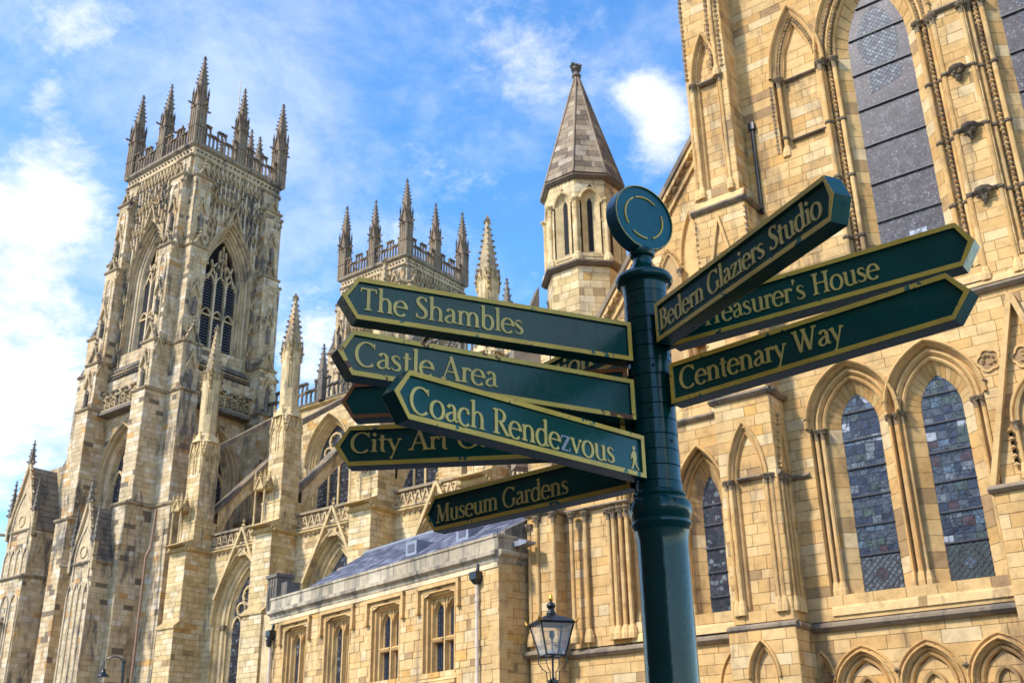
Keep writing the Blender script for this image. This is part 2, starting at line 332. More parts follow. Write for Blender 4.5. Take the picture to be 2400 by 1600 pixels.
STONES = {}
def ashlar(key, F, s0, s1, z0, z1, holes=(), course=.3, bl=(.45, .95), d=0.0, lim=None, gap=.014, tone=(.12, 1.0), acc=.05, thick=.02, blocks=True, rough=.012, vary=.12):
    st = STONES.setdefault(key, dict(b=[], back=MB()))
    n = max(1, round((z1 - z0) / course)); zs = [z0 + (z1 - z0) * i / n for i in range(n + 1)]
    if 0 < rough: zs = [z if i in (0, n) else z + rnd.uniform(-vary, vary) * course for i, z in enumerate(zs)]
    for i in range(n):
        a, b_ = zs[i], zs[i + 1]; mid = (a + b_) / 2
        la, ra = (lim(a) if lim else (s0, s1)); lb, rb = (lim(b_) if lim else (s0, s1))
        if ra - la < .05 and rb - lb < .05: continue
        segs = []; cur = (la, lb); bl_ = []
        for h in holes:
            op, e = h
            if mid < op.zb or mid > op.apex(e): continue
            ha, hb = op.half(a, e), op.half(b_, e)
            bl_.append((op.c - ha, op.c - hb, op.c + ha, op.c + hb))
        bl_.sort()
        for (xa, xb, ya, yb) in bl_:
            if xa > cur[0] + .02 or xb > cur[1] + .02: segs.append((cur, (max(xa, cur[0]), max(xb, cur[1]))))
            cur = (max(ya, cur[0]), max(yb, cur[1]))
        if cur[0] < ra - .02 or cur[1] < rb - .02: segs.append((cur, (max(ra, cur[0]), max(rb, cur[1]))))
        for (p, q) in segs:
            st['back'].face([F(p[0], a, d - thick), F(q[0], a, d - thick), F(q[1], b_, d - thick), F(p[1], b_, d - thick)], rnd.random())
            if not blocks: continue
            x = max(p); js = []; x += rnd.uniform(*bl) * (1 if i % 2 else .55)
            while x < min(q) - bl[0] * .5: js.append(x); x += rnd.uniform(*bl)
            ed = [p] + [(j, j) for j in js] + [q]
            for u, v_ in zip(ed, ed[1:]):
                if v_[0] - u[0] < .03 and v_[1] - u[1] < .03: continue
                g = gap / 2; o = d + rnd.uniform(0, rough); tn = rnd.triangular(tone[0], tone[1]) if rnd.random() > acc else (1.0 if rnd.random() < .4 else .03)
                fr = [F(u[0] + g, a + g, o), F(max(v_[0] - g, u[0] + g), a + g, o), F(max(v_[1] - g, u[1] + g), b_ - g, o), F(u[1] + g, b_ - g, o)]
                bk = [F(u[0] + g, a + g, d - thick), F(max(v_[0] - g, u[0] + g), a + g, d - thick), F(max(v_[1] - g, u[1] + g), b_ - g, d - thick), F(u[1] + g, b_ - g, d - thick)]
                st['b'].append((fr, bk, tn))
def abox(key, F, s0, s1, z0, z1, d0, d1, sides='lrf', **k):   # a pier faced with coursed stone on the sides asked for
    if 'f' in sides: ashlar(key, F, s0, s1, z0, z1, d=d1, **k)
    if 'r' in sides: ashlar(key, F.right(s1, d1), 0, d1 - d0, z0, z1, **k)
    if 'l' in sides: ashlar(key, F.left(s0, d0), 0, d1 - d0, z0, z1, **k)
    st = STONES[key]['back']; st.face([F(s0, z1, d1 - .01), F(s1, z1, d1 - .01), F(s1, z1, d0), F(s0, z1, d0)], .5)
def proj(p):
    v = Vector(p) - CAM; z = v.dot(fw)
    if z < .1: return None
    return 1200 + FOC * v.dot(rt) / z, 800 - FOC * v.dot(up) / z, z
def lay_stones(key, mat, parent, single=True, name='stone'):
    st = STONES.get(key)
    if not st: return
    sc = []
    for i, (fr, bk, tn) in enumerate(st['b']):
        q = [proj(p) for p in fr]
        if any(a is None for a in q): ar = 0
        else:
            cx = sum(a[0] for a in q) / 4; cy = sum(a[1] for a in q) / 4
            ar = abs(sum(q[j][0] * q[(j + 1) % 4][1] - q[(j + 1) % 4][0] * q[j][1] for j in range(4))) / 2
            if not (0 < cx < 2400 and 0 < cy < 1600): ar = 0
        sc.append((ar, i))
    sc.sort(reverse=True); pick = {i for a, i in sc[:300] if a > 70} if single else set()
    rest = MB()
    for i, (fr, bk, tn) in enumerate(st['b']):
        mb = MB() if i in pick else rest
        n0 = len(mb.v); mb.v += bk + fr
        mb.f += [(n0 + 4, n0 + 5, n0 + 6, n0 + 7)] + [(n0 + j, n0 + (j + 1) % 4, n0 + 4 + (j + 1) % 4, n0 + 4 + j) for j in range(4)]; mb.t += [tn] * 5
        if i in pick: mb.build(name, mat, parent)
    rest.build(name + 'work' if name == 'stone' else name, mat, parent, kind='stuff')
    st['back'].build('wall', M['joint'] if mat is not M['brick'] else mat, parent)
def shaft(mb, c, z0, z1, r, caps, rings=(), capr=2.25, tone=.42, n=8, base=True, capmb=None, leaf=True):
    prof = [(r, 0), (r, z1 - z0)]; 
    # drums in slightly different stones
    z = z0
    while z < z1 - .01:
        zz_ = min(z1, z + rnd.uniform(.5, 1.1)); lathe(mb, (c[0], c[1], z), [(r, 0), (r, zz_ - z)], n, min(1, max(0, tone + rnd.uniform(-.25, .25)))); z = zz_
    for zr in rings: lathe(capmb or mb, (c[0], c[1], zr), [(r, -.07), (r * 1.55, -.035), (r * 1.6, .02), (r * 1.1, .06)], n, .2)
    if caps:
        h = r * 5.2; q = capmb or mb
        lathe(q, (c[0], c[1], z1 - h), [(r * 1.15, 0), (r * 1.05, h * .2), (r * 1.3, h * .6), (r * capr, h * .85), (r * capr, h * .95), (r * 1.5, h)], n, .35)
        if leaf:
            for k in range(7):
                a = k * 6.283 / 7 + rnd.random(); blob(q, (c[0] + r * 1.75 * math.cos(a), c[1] + r * 1.75 * math.sin(a), z1 - h * rnd.uniform(.3, .5)), r * .62, rnd.uniform(.0, .5))
    if base: lathe(mb, (c[0], c[1], z0), [(r * 2.2, -.28), (r * 2.2, -.12), (r * 1.9, -.05), (r * 1.7, .03), (r * 1.15, .12)], n, .6)
def dogtooth(mb, pts, r, tone=.3):
    for p in pts: blob(mb, p, r, tone + rnd.uniform(-.15, .15), 1.0)

# ================================================================ ground
mb = MB(); mb.face([(-900, -600, 0), (600, -600, 0), (600, 900, 0), (-900, 900, 0)]); g = mb.build('ground', M['ground'], kind='structure')

# ================================================================ lettering
TK, TN = .145, .055
def S_(pts): return ('c', pts)
def sc(pts, k, dx=0): return [(x * k + dx, y * k, w_) for x, y, w_ in pts]
SP = [(.50, .80, .05), (.42, .93, .06), (.28, .965, .07), (.15, .88, .12), (.13, .73, .15), (.25, .58, .17), (.40, .46, .17), (.50, .32, .16), (.48, .13, .12), (.32, .035, .07), (.16, .06, .06), (.07, .2, .05)]
GL = {
 'T': (.76, [('l', .38, 0, .38, .96), ('l', .04, .94, .72, .94, .075), ('l', .055, .98, .045, .78, .05), ('l', .705, .98, .715, .78, .05), ('s', .38, 0, .34)]),
 'h': (.74, [('l', .17, 0, .17, 1.06), ('a', .37, .38, .21, .25, 150, 0), ('l', .58, .40, .58, 0), ('s', .17, 0, .30), ('s', .58, 0, .28), ('l', .04, 1.0, .2, 1.05, .06)]),
 'n': (.74, [('l', .17, 0, .17, .62), ('a', .37, .38, .21, .25, 150, 0), ('l', .58, .40, .58, 0), ('s', .17, 0, .30), ('s', .58, 0, .28), ('l', .04, .58, .2, .62, .06)]),
 'm': (1.12, [('l', .17, 0, .17, .62), ('a', .36, .38, .20, .25, 150, 0), ('l', .56, .40, .56, 0), ('a', .76, .38, .20, .25, 150, 0), ('l', .96, .40, .96, 0), ('s', .17, 0, .28), ('s', .56, 0, .26), ('s', .96, 0, .26), ('l', .04, .58, .2, .62, .06)]),
 'u': (.72, [('l', .16, .62, .16, .22), ('a', .36, .24, .20, .24, 180, 300), ('l', .56, .62, .56, 0), ('s', .64, .0, .16), ('l', .04, .6, .2, .62, .06), ('l', .44, .6, .6, .62, .06)]),
 'e': (.62, [('a', .32, .31, .27, .33, 0, 318), ('l', .08, .36, .58, .36, .055)]),
 'a': (.60, [('l', .45, .06, .45, .42), ('a', .29, .43, .16, .2, 0, 155), ('c', [(.45, .40, .05), (.28, .34, .06), (.13, .25, .10), (.09, .13, .12), (.18, .03, .09), (.32, .04, .05), (.45, .14, .05)]), ('s', .53, .02, .16)]),
 'b': (.68, [('l', .15, .04, .15, 1.06), ('a', .36, .31, .24, .33, -140, 140), ('l', .03, 1.0, .18, 1.05, .06)]),
 'd': (.70, [('l', .54, 0, .54, 1.06), ('a', .32, .31, .25, .33, 45, 315), ('l', .42, 1.0, .57, 1.05, .06), ('s', .62, .0, .16)]),
 'l': (.33, [('l', .17, 0, .17, 1.06), ('s', .17, 0, .30), ('l', .04, 1.0, .2, 1.05, .06)]),
 'i': (.33, [('l', .17, 0, .17, .62), ('s', .17, 0, .30), ('l', .04, .58, .2, .62, .06), ('d', .17, .86, .085)]),
 's': (.50, [('c', [(x * .80, y * .64, w_ * .82) for x, y, w_ in SP])]),
 'S': (.60, [('c', SP), ('l', .5, .78, .51, .97, .045), ('l', .07, .22, .06, .03, .045)]),
 'C': (.88, [('a', .48, .48, .42, .50, 48, 312), ('l', .79, .98, .80, .74, .05)]),
 'G': (.94, [('a', .48, .48, .42, .50, 48, 318), ('l', .79, .98, .80, .74, .05), ('l', .80, .06, .80, .40), ('s', .80, .40, .28)]),
 'c': (.56, [('a', .32, .31, .27, .33, 52, 315), ('d', .48, .50, .07)]),
 'o': (.68, [('a', .34, .31, .28, .33, 0, 360)]),
 't': (.42, [('l', .19, .12, .19, .82), ('l', .03, .60, .38, .60, .06), ('a', .30, .12, .11, .12, 180, 290)]),
 'r': (.48, [('l', .17, 0, .17, .62), ('s', .17, 0, .30), ('l', .04, .58, .2, .62, .06), ('a', .36, .40, .18, .21, 150, 70), ('d', .43, .55, .07)]),
 'R': (.80, [('l', .18, 0, .18, .97), ('a', .34, .725, .25, .23, -90, 90), ('l', .10, .955, .36, .955, .05), ('l', .18, .495, .36, .495, .05), ('l', .36, .49, .72, .02, .14), ('s', .18, 0, .34), ('s', .76, .0, .2), ('s', .1, .965, .2)]),
 'B': (.76, [('l', .18, 0, .18, .97), ('a', .36, .735, .21, .22, -90, 90), ('a', .36, .26, .27, .24, -90, 90), ('l', .06, .955, .38, .955, .05), ('l', .18, .51, .38, .51, .05), ('l', .06, .02, .38, .02, .05)]),
 'H': (.96, [('l', .20, 0, .20, .97), ('l', .76, 0, .76, .97), ('l', .2, .5, .76, .5, .055), ('s', .2, 0, .34), ('s', .76, 0, .34), ('s', .2, .955, .34), ('s', .76, .955, .34)]),
 'M': (1.10, [('l', .16, 0, .22, .96, .06), ('l', .20, .97, .54, .06, .15), ('l', .54, .04, .88, .97, .06), ('l', .88, .96, .94, 0, .15), ('s', .15, 0, .26), ('s', .94, 0, .32), ('s', .16, .955, .2), ('s', .95, .955, .2)]),
 'A': (.84, [('l', .08, 0, .42, .97, .06), ('l', .40, 1.0, .74, 0, .15), ('l', .2, .34, .62, .34, .05), ('s', .08, 0, .26), ('s', .74, 0, .32)]),
 'W': (1.16, [('l', .10, .96, .34, .02, .14), ('l', .34, .02, .58, .92, .06), ('l', .50, .96, .78, .02, .14), ('l', .78, .02, 1.04, .96, .06), ('s', .1, .955, .28), ('s', .52, .955, .26), ('s', 1.04, .955, .24)]),
 'v': (.62, [('l', .08, .62, .32, .02, .13), ('l', .31, .02, .54, .62, .055), ('s', .09, .605, .26), ('s', .54, .605, .2)]),
 'y': (.62, [('l', .08, .62, .33, .04, .13), ('l', .54, .62, .20, -.32, .055), ('s', .09, .605, .26), ('s', .54, .605, .2), ('d', .18, -.32, .06)]),
 'z': (.56, [('l', .06, .59, .50, .59, .055), ('l', .46, .59, .10, .03, .13), ('l', .06, .03, .51, .03, .055), ('l', .075, .60, .065, .46, .04), ('l', .50, .02, .515, .16, .04)]),
 "'": (.22, [('d', .12, .92, .075), ('l', .15, .92, .07, .74, .05)]),
}
def letter_mesh(mb, ch, tf, d0):
    """tf maps (x, y, depth) of the letter into space"""
    lay = 0
    def slab(poly):
        nonlocal lay
        h = d0 + .0032 + lay * .00011; lay += 1
        a = [tf(x, y, d0 - .001) for x, y in poly]; b_ = [tf(x, y, h) for x, y in poly]; mb.prism(a, b_)
    def stroke(p):
        nonlocal lay
        n = len(p); A_, B_ = [], []
        for i, (x, y, w_) in enumerate(p):
            a = p[max(0, i - 1)]; b_ = p[min(n - 1, i + 1)]; dx, dy = b_[0] - a[0], b_[1] - a[1]; l = math.hypot(dx, dy) or 1
            A_.append((x - dy / l * w_ / 2, y + dx / l * w_ / 2)); B_.append((x + dy / l * w_ / 2, y - dx / l * w_ / 2))
        h = d0 + .0032 + lay * .00011; lay += 1
        rows = [[tf(x, y, d0 - .001) for x, y in A_], [tf(x, y, h) for x, y in A_], [tf(x, y, h) for x, y in B_], [tf(x, y, d0 - .001) for x, y in B_]]
        mb.quadgrid(rows)
        for i in (0, -1): mb.face([r[i] for r in rows])
    auto = lambda dx, dy: TN + (TK - TN) * abs(dy / (math.hypot(dx, dy) or 1)) ** 1.3
    for e in GL[ch][1]:
        if e[0] == 'l':
            w_ = e[5] if len(e) > 5 else auto(e[3] - e[1], e[4] - e[2]); stroke([(e[1], e[2], w_), (e[3], e[4], w_)])
        elif e[0] == 'a':
            _, cx, cy, rx, ry, a0, a1 = e; k = max(4, int(abs(a1 - a0) / 15)); p = []
            for i in range(k + 1):
                a = R(a0 + (a1 - a0) * i / k); p.append((cx + rx * math.cos(a), cy + ry * math.sin(a), auto(-rx * math.sin(a), ry * math.cos(a))))
            stroke(p)
        elif e[0] == 'c':
            q = e[1]; p = []
            for i in range(len(q) - 1):
                p0, p1, p2, p3 = q[max(i - 1, 0)], q[i], q[i + 1], q[min(i + 2, len(q) - 1)]
                for s_ in (0, .33, .67):
                    p.append(tuple(.5 * (2 * b1 + (c1 - a1) * s_ + (2 * a1 - 5 * b1 + 4 * c1 - d1) * s_ ** 2 + (3 * b1 - a1 - 3 * c1 + d1) * s_ ** 3) for a1, b1, c1, d1 in zip(p0, p1, p2, p3)))
            p.append(q[-1]); stroke(p)
        elif e[0] == 's':
            x, y, w_ = e[1:]; hh = .045 if y < .3 else -.045
            slab([(x - w_ / 2, y), (x + w_ / 2, y), (x + w_ / 2 - .02, y + hh), (x + .08, y + hh * 1.6), (x - .08, y + hh * 1.6), (x - w_ / 2 + .02, y + hh)])
        elif e[0] == 'd': slab([(e[1] + e[3] * math.cos(k), e[2] + e[3] * math.sin(k)) for k in [i * 6.2832 / 10 for i in range(10)]])

# ================================================================ fingerpost
PX_, PY_ = -1.57, 2.79
post = thing('fingerpost', 'tall dark green fingerpost with gold edged direction signs pointing both ways, in the foreground', 'signpost')
def lathe_part(name, prof, mat, n=40, parent=None, z=0, sm=True):
    mb = MB(); lathe(mb, (PX_, PY_, z), prof, n); o = mb.build(name, mat, parent or post)
    for p in o.data.polygons: p.use_smooth = len(p.vertices) == 4
    o.data.update(); o.data.set_sharp_from_angle(angle=R(24)); return o
lathe_part('post_shaft', [(.11, 0), (.11, .25), (.085, .32), (.0765, .40), (.0765, 2.27), (.078, 2.30), (.083, 2.325)], M['green'])
lathe_part('collar', [(.076, 2.318), (.086, 2.335), (.091, 2.345), (.091, 2.352), (.087, 2.357), (.0925, 2.37), (.0965, 2.385), (.0965, 2.397), (.092, 2.412), (.083, 2.420), (.079, 2.426), (.082, 2.432), (.080, 2.440), (.0735, 2.446), (.0725, 2.470)], M['green'])
z = 2.472; k = 0
while z < 3.06:
    h = .0485; r_ = .0700 + (.0008 if k % 2 else 0)
    o = lathe_part('ring', [(.064, 0), (r_ - .0012, .0002), (r_, .0012), (r_, h - .0022), (r_ - .0012, h - .0012), (.064, h - .0010)], M['green'], z=z)
    mb = MB()                                     # bolt holes of the ring
    for a in (k * 1.13 + .6, k * 1.13 + 3.74):
        c = Vector((PX_ + (r_) * math.cos(a), PY_ + (r_) * math.sin(a), z + h * .5)); u = Vector((-math.sin(a), math.cos(a), 0)); n_ = Vector((math.cos(a), math.sin(a), 0))
        mb.prism([tuple(c - n_ * .004 + u * .0055 * math.cos(t_) + Vector((0, 0, .0055 * math.sin(t_)))) for t_ in [i * .785 for i in range(8)]],
                 [tuple(c + n_ * .0008 + u * .0055 * math.cos(t_) + Vector((0, 0, .0055 * math.sin(t_)))) for t_ in [i * .785 for i in range(8)]])
    mb.build('bolt_hole', M['hole'], o); z += h; k += 1
zt = z
lathe_part('post_cap', [(.070, zt), (.073, zt + .03), (.077, zt + .036), (.088, zt + .040), (.093, zt + .047), (.094, zt + .056), (.090, zt + .066), (.082, zt + .073), (.076, zt + .076), (.066, zt + .083), (.050, zt + .095), (.037, zt + .112), (.031, zt + .130), (.030, zt + .140), (.040, zt + .146), (.043, zt + .156), (.040, zt + .167), (.028, zt + .174)], M['green'])
# finial disc
DZ, DR = 3.387, .1205; da = R(248); du = Vector((-math.cos(da), -math.sin(da), 0)); dn = Vector((-du.y * -1, -du.x, 0))
if dn.dot(CAM - Vector((PX_, PY_, 0))) < 0: dn = -dn
dc = Vector((PX_, PY_, DZ))
def ringpts(r, off, a0=0, a1=360, n=64): return [tuple(dc + dn * off + du * r * math.cos(R(a)) + Vector((0, 0, r * math.sin(R(a))))) for a in [a0 + (a1 - a0) * i / n for i in range(n + (0 if a1 - a0 >= 360 else 1))]]
mb = MB(); mb.quadgrid([ringpts(r, o) for r, o in ((.0, -.022), (.112, -.022), (.116, -.022), (.116, -.027), (.1185, -.0275), (DR, -.025), (DR, .025), (.1185, .0275), (.116, .027), (.116, .022), (0, .022))], closed=True)
disc = mb.build('finial_disc', M['disc'], post)
disc.data.set_sharp_from_angle(angle=R(30)); [setattr(p, 'use_smooth', True) for p in disc.data.polygons]
for sgn in (1, -1):
    mb = MB(); mb.quadgrid([ringpts(r, sgn * o) for r, o in ((.1155, .0272), (.1155, .0283), (.1182, .0283), (.1182, .0268))], closed=True); mb.build('gold_edge', M['gold'], disc)
for a0, a1 in ((50, 114), (121, 210), (232, 276), (293, 378)):
    mb = MB(); mb.quadgrid([ringpts(r, o, a0, a1, 18) for r, o in ((.0745, .0215), (.0745, .0262), (.0795, .0262), (.0795, .0215))]); 
    mb.build('gold_arc', M['gold'], disc)

def sign_arm(text, az, r0, r1, r2, z0, t0, t1, base, label, border='gold', tilt=0.0, h=.133, caps=.071, figure=False, flip=False, th=.055):
    """one pointed arm; text runs from radius t0 to t1 along it"""
    a = R(az); u = Vector((math.cos(a), math.sin(a), 0)); n = Vector((-u.y, u.x, 0))
    if n.dot(CAM - Vector((PX_, PY_, 0))) < 0: n = -n
    C_ = Vector((PX_, PY_, 0)); f_ = .035; bk = f_ - th
    P = lambda r, zz_, d: tuple(C_ + u * r + n * d + Vector((0, 0, z0 + zz_ + tilt * r)))
    arm = MB(); zm = h / 2
    def outline(i):      # inset outline
        k = i * .62
        return [(r0 + i, i), (r1 - k * .35, i), (r2 - i * 1.18, zm), (r1 - k * .35, h - i), (r0 + i, h - i)]
    O = lambda i, d: [P(r, zz_, d) for r, zz_ in outline(i)]
    bw = .0152; dd = .0075
    # body: sides, rim lands and recessed panels front and back
    arm.quadgrid([O(bw + .002, bk + dd), O(bw, bk), O(.001, bk), O(0, bk + .001), O(0, f_ - .001), O(.001, f_), O(bw, f_), O(bw + .002, f_ - dd)], closed=True)
    arm.face(O(bw + .002, f_ - dd)); arm.face(list(reversed(O(bw + .002, bk + dd))))
    body = arm.build('sign_arm', M['panel'], post, label=label)
    for d_, s_ in ((f_, 1), (bk, -1)):
        b_ = MB(); b_.quadgrid([O(bw - .0002, d_ - s_ * .003), O(bw - .0002, d_ + s_ * .0011), O(.0012, d_ + s_ * .0011), O(.0006, d_ - s_ * .001)], closed=True)
        b_.build('border', M[border], body)
    # mounting lug joining arm and ring
    lg = MB(); q = lambda r, zz_, d: P(r, zz_, d)
    lg.prism([q(.055, .012, -.014), q(r0 + .01, .012, -.014), q(r0 + .01, .012, .012), q(.055, .012, .012)], [q(.055, h - .02, -.014), q(r0 + .01, h - .02, -.014), q(r0 + .01, h - .02, .012), q(.055, h - .02, .012)])
    lg.build('lug', M['green'], body)
    if text:
        W_ = sum((GL[c][0] if c != ' ' else .36) for c in text); x = 0; k = (t1 - t0) / W_
        for c in text:
            if c == ' ': x += .36; continue
            l_ = MB(); tf = lambda gx, gy, d, x=x: P(t0 + (x + gx) * k, base + gy * caps, d)
            letter_mesh(l_, c, tf, f_ - dd); l_.build('letter', M['silver'] if c == 'z' and text[0] == 'C' else M['letter'], body, label='letter z with its gold worn to grey' if c == 'z' and text[0] == 'C' else None); x += GL[c][0]
    if figure:
        l_ = MB(); fx, fz, s_ = .132, .022, .046
        tf = lambda gx, gy, d: P(fx - gx * s_, fz + gy * s_, d)
        def pg(poly, k): l_.prism([tf(x, y, f_ - dd - .001) for x, y in poly], [tf(x, y, f_ - dd + .002 + k * .0002) for x, y in poly])
        pg([(.0 + .13 * math.cos(t_), 1.42 + .15 * math.sin(t_)) for t_ in [i * .6283 for i in range(10)]], 0)
        pg([(-.14, 1.2), (.0, 1.26), (.17, 1.12), (.22, .72), (.12, .60), (-.12, .60), (-.2, .9)], 1)
        pg([(-.14, 1.16), (-.3, .9), (-.33, .66), (-.26, .64), (-.2, .88), (-.08, 1.04)], 2)
        pg([(-.12, .62), (.06, .62), (-.06, .3), (-.2, .02), (-.34, -.02), (-.2, .3)], 3)
        pg([(.0, .62), (.14, .62), (.2, .3), (.38, .02), (.28, -.02), (.08, .28)], 4)
        l_.build('walking_figure', M['letter'], body)
    return body
sign_arm('The Shambles', 240.7, .08, .968, 1.015, 2.852, .960, .450, .034, 'sign arm reading The Shambles, topmost on the left')
sign_arm('Castle Area', 245.1, .09, 1.000, 1.045, 2.655, .992, .560, .034, 'sign arm reading Castle Area with rust along its top edge', tilt=-.004, border='goldrust')
sign_arm('Coach Rendezvous', 258.0, .09, .952, .998, 2.468, .945, .215, .024, 'sign arm reading Coach Rendezvous with a walking figure', figure=True, tilt=.004, caps=.072)
sign_arm('', 208.0, .072, .965, 1.008, 2.722, 0, 0, 0, 'blank green sign arm with an orange brown border', border='copper', tilt=.02, h=.125)
sign_arm('City Art Gallery', 211.1, .09, .960, 1.006, 2.562, .955, .330, .046, 'sign arm reading City Art Gallery, half behind another arm', tilt=.005, caps=.066)
sign_arm('Museum Gardens', 175.7, .078, .94, .988, 2.470, .935, .325, .030, 'sign arm reading Museum Gardens, lowest on the left', tilt=.01, caps=.068)
sign_arm('Station', 164.0, .10, .97, 1.015, 2.897, .60, .235, .040, 'sign arm behind the post of which only the letters tion show', caps=.078)
sign_arm('Bedern Glaziers Studio', 331.6, .105, .925, .952, 2.893, .120, .895, .036, 'sign arm reading Bedern Glaziers Studio, topmost on the right', caps=.069)
sign_arm("Treasurer's House", 1.0, .10, .98, 1.022, 2.890, .205, .760, .038, "sign arm reading Treasurer's House, behind the topmost right arm", caps=.070)
sign_arm('Centenary Way', 353.6, .095, .972, 1.025, 2.698, .128, .672, .040, 'sign arm reading Centenary Way, lowest on the right', tilt=-.004, caps=.071)

# ================================================================ lantern street lamp in the middle distance
LX, LY = -6.84, 9.62
lamp = thing('street_lamp', 'black four sided lantern street lamp with gilded tip in front of the stone wall', 'street lamp')
la = R(-12)
def sq(h_, z_, rot=la): return [(LX + h_ * 1.4142 * math.cos(rot + R(90 * i + 270 + 23)), LY + h_ * 1.4142 * math.sin(rot + R(90 * i + 270 + 23)), z_) for i in range(4)]
mb = MB(); lathe(mb, (LX, LY, 0), [(.12, 0), (.12, .7), (.07, .8), (.05, .9), (.042, 2.3), (.055, 2.34), (.06, 2.38), (.04, 2.42), (.03, 2.62)], 16); mb.build('lamp_post', M['black'], lamp, smooth=False)
mb = MB(); lathe(mb, (LX, LY, 2.70), [(.05, 0), (.062, .02), (.062, .05), (.03, .06), (.012, .08), (.012, .30)], 12); mb.build('lantern_socket', M['black'], lamp)
for i in range(4):
    p = sq(.115, 3.0)[i]; q = (LX + (p[0] - LX) * .42, LY + (p[1] - LY) * .42, 2.74)
    mb = MB(); tube(mb, [p, ((p[0] * 1.02 - LX * .02), (p[1] * 1.02 - LY * .02), 2.93), (LX + (p[0] - LX) * .75, LY + (p[1] - LY) * .75, 2.87), (LX + (p[0] - LX) * .46, LY + (p[1] - LY) * .46, 2.84), q], .006, 6); mb.build('scroll_bracket', M['black'], lamp)
fr_ = MB(); lo, hi = sq(.105, 3.0), sq(.185, 3.33)
for i in range(4):
    tube(fr_, [lo[i], hi[i]], .0095, 6); tube(fr_, [lo[i], lo[(i + 1) % 4]], .009, 6); tube(fr_, [hi[i], hi[(i + 1) % 4]], .011, 6)
fr_.build('lantern_frame', M['black'], lamp)
for i in range(4):
    mb = MB(); mb.face([lo[i], lo[(i + 1) % 4], hi[(i + 1) % 4], hi[i]]); mb.build('glass_pane', M['lglass'], lamp)
mb = MB(); mb.quadgrid([sq(.205, 3.325), sq(.21, 3.34), sq(.12, 3.395), sq(.06, 3.42), sq(.045, 3.43)], closed=True); mb.face(sq(.205, 3.325)); rf = mb.build('lantern_roof', M['black'], lamp)
mb = MB(); lathe(mb, (LX, LY, 3.425), [(.05, 0), (.055, .012), (.05, .03), (.036, .04), (.034, .07), (.05, .085), (.05, .105), (.034, .125), (.022, .135), (.012, .15)], 14); mb.build('chimney', M['black'], lamp, smooth=True)
mb = MB(); lathe(mb, (LX, LY, 3.570), [(.008, 0), (.026, .018), (.027, .032), (.014, .065), (.002, .085)], 12); mb.build('gilded_tip', M['gilt'], lamp, smooth=True)
for i in range(4):
    p = sq(.205, 3.335)[i]; d_ = Vector((p[0] - LX, p[1] - LY, 0)).normalized(); t_ = Vector((-d_.y, d_.x, 0)); p = Vector(p)
    mb = MB(); mb.prism([tuple(p - t_ * .03 - d_ * .01), tuple(p + t_ * .03 - d_ * .01), tuple(p + d_ * .02 + Vector((0, 0, .045)))], [tuple(p - t_ * .03 + d_ * .002), tuple(p + t_ * .03 + d_ * .002), tuple(p + d_ * .03 + Vector((0, 0, .05)))]); mb.build('gilded_leaf', M['gilt'], lamp)
mb = MB(); lathe(mb, (LX, LY, 3.0), [(.035, 0), (.04, .03), (.012, .05), (.01, .17), (.03, .2), (.028, .26)], 10); mb.build('gas_mantle', M['leadsheet'], lamp)
mb = MB(); tube(mb, [(LX - .10, LY, 3.13), (LX + .11, LY + .02, 3.14)], .004, 5); mb.build('crossbar', M['black'], lamp)

# swan neck lamp at far left
SX, SY = -33.15, 21.75
l2 = thing('street_lamp', 'small black swan neck street lamp with a bell shade, low at the left edge', 'street lamp')
mb = MB(); lathe(mb, (SX, SY, 0), [(.09, 0), (.09, 1.2), (.055, 1.3), (.045, 6.05), (.06, 6.07), (.05, 6.12)], 10); mb.build('lamp_post', M['black'], l2)
ad = Vector((-.80, -.60, 0)).normalized(); B0 = Vector((SX, SY, 0))
arc = [B0 + Vector((0, 0, 5.75)) + ad * .05, B0 + ad * .06 + Vector((0, 0, 6.02))] + [B0 + ad * (.36 - .30 * math.cos(R(a))) + Vector((0, 0, 6.05 + .21 * math.sin(R(a)))) for a in range(15, 181, 15)] + [B0 + ad * .66 + Vector((0, 0, 5.86))]
mb = MB(); tube(mb, [tuple(p) for p in arc], .022, 8); mb.build('swan_neck', M['black'], l2)
sp_ = B0 + ad * .66
mb = MB(); lathe(mb, (sp_.x, sp_.y, 5.62), [(.20, 0), (.205, .015), (.15, .06), (.10, .11), (.06, .18), (.045, .26)], 18); mb.build('bell_shade', M['black'], l2, smooth=True)

# ================================================================ shared gothic pieces
ROLLS = [(.30, -.36), (.32, -.27), (.37, -.23), (.42, -.27), (.44, -.31), (.47, -.22), (.52, -.14), (.57, -.14), (.61, -.20), (.64, -.22), (.66, -.10), (.70, -.03), (.74, 0), (.76, .0)]
def hood(mb, F, op, e, d0=0, pr=.12, w_=.10, zb=None, tone=.35):
    mould(mb, F, op, [(e, d0), (e + .01, d0 + pr * .6), (e + w_ * .5, d0 + pr), (e + w_, d0 + pr * .8), (e + w_ + .01, d0)], 9, False, None, tone)
def string(mb, F, s0, s1, z, d0, pr=.16, h=.16, tone=.25):
    prof = [(z - h, d0), (z - h * .9, d0 + pr * .5), (z - h * .45, d0 + pr), (z - h * .1, d0 + pr), (z + h * .35, d0)]
    rows = [[F(s0, a, d), F(s1, a, d)] for a, d in prof]; mb.quadgrid(rows, tone)
    mb.face([F(s0, a, d) for a, d in prof], tone); mb.face([F(s1, a, d) for a, d in prof], tone)
def string_round(mb, F, s0, s1, z, d0, d1, **k):       # string course that returns along both sides of a pier
    string(mb, F, s0 - .1, s1 + .1, z, d1, **k); string(mb, F.right(s1, d1), 0, d1 - d0, z, 0, **k); string(mb, F.left(s0, d0), 0, d1 - d0, z, 0, **k)
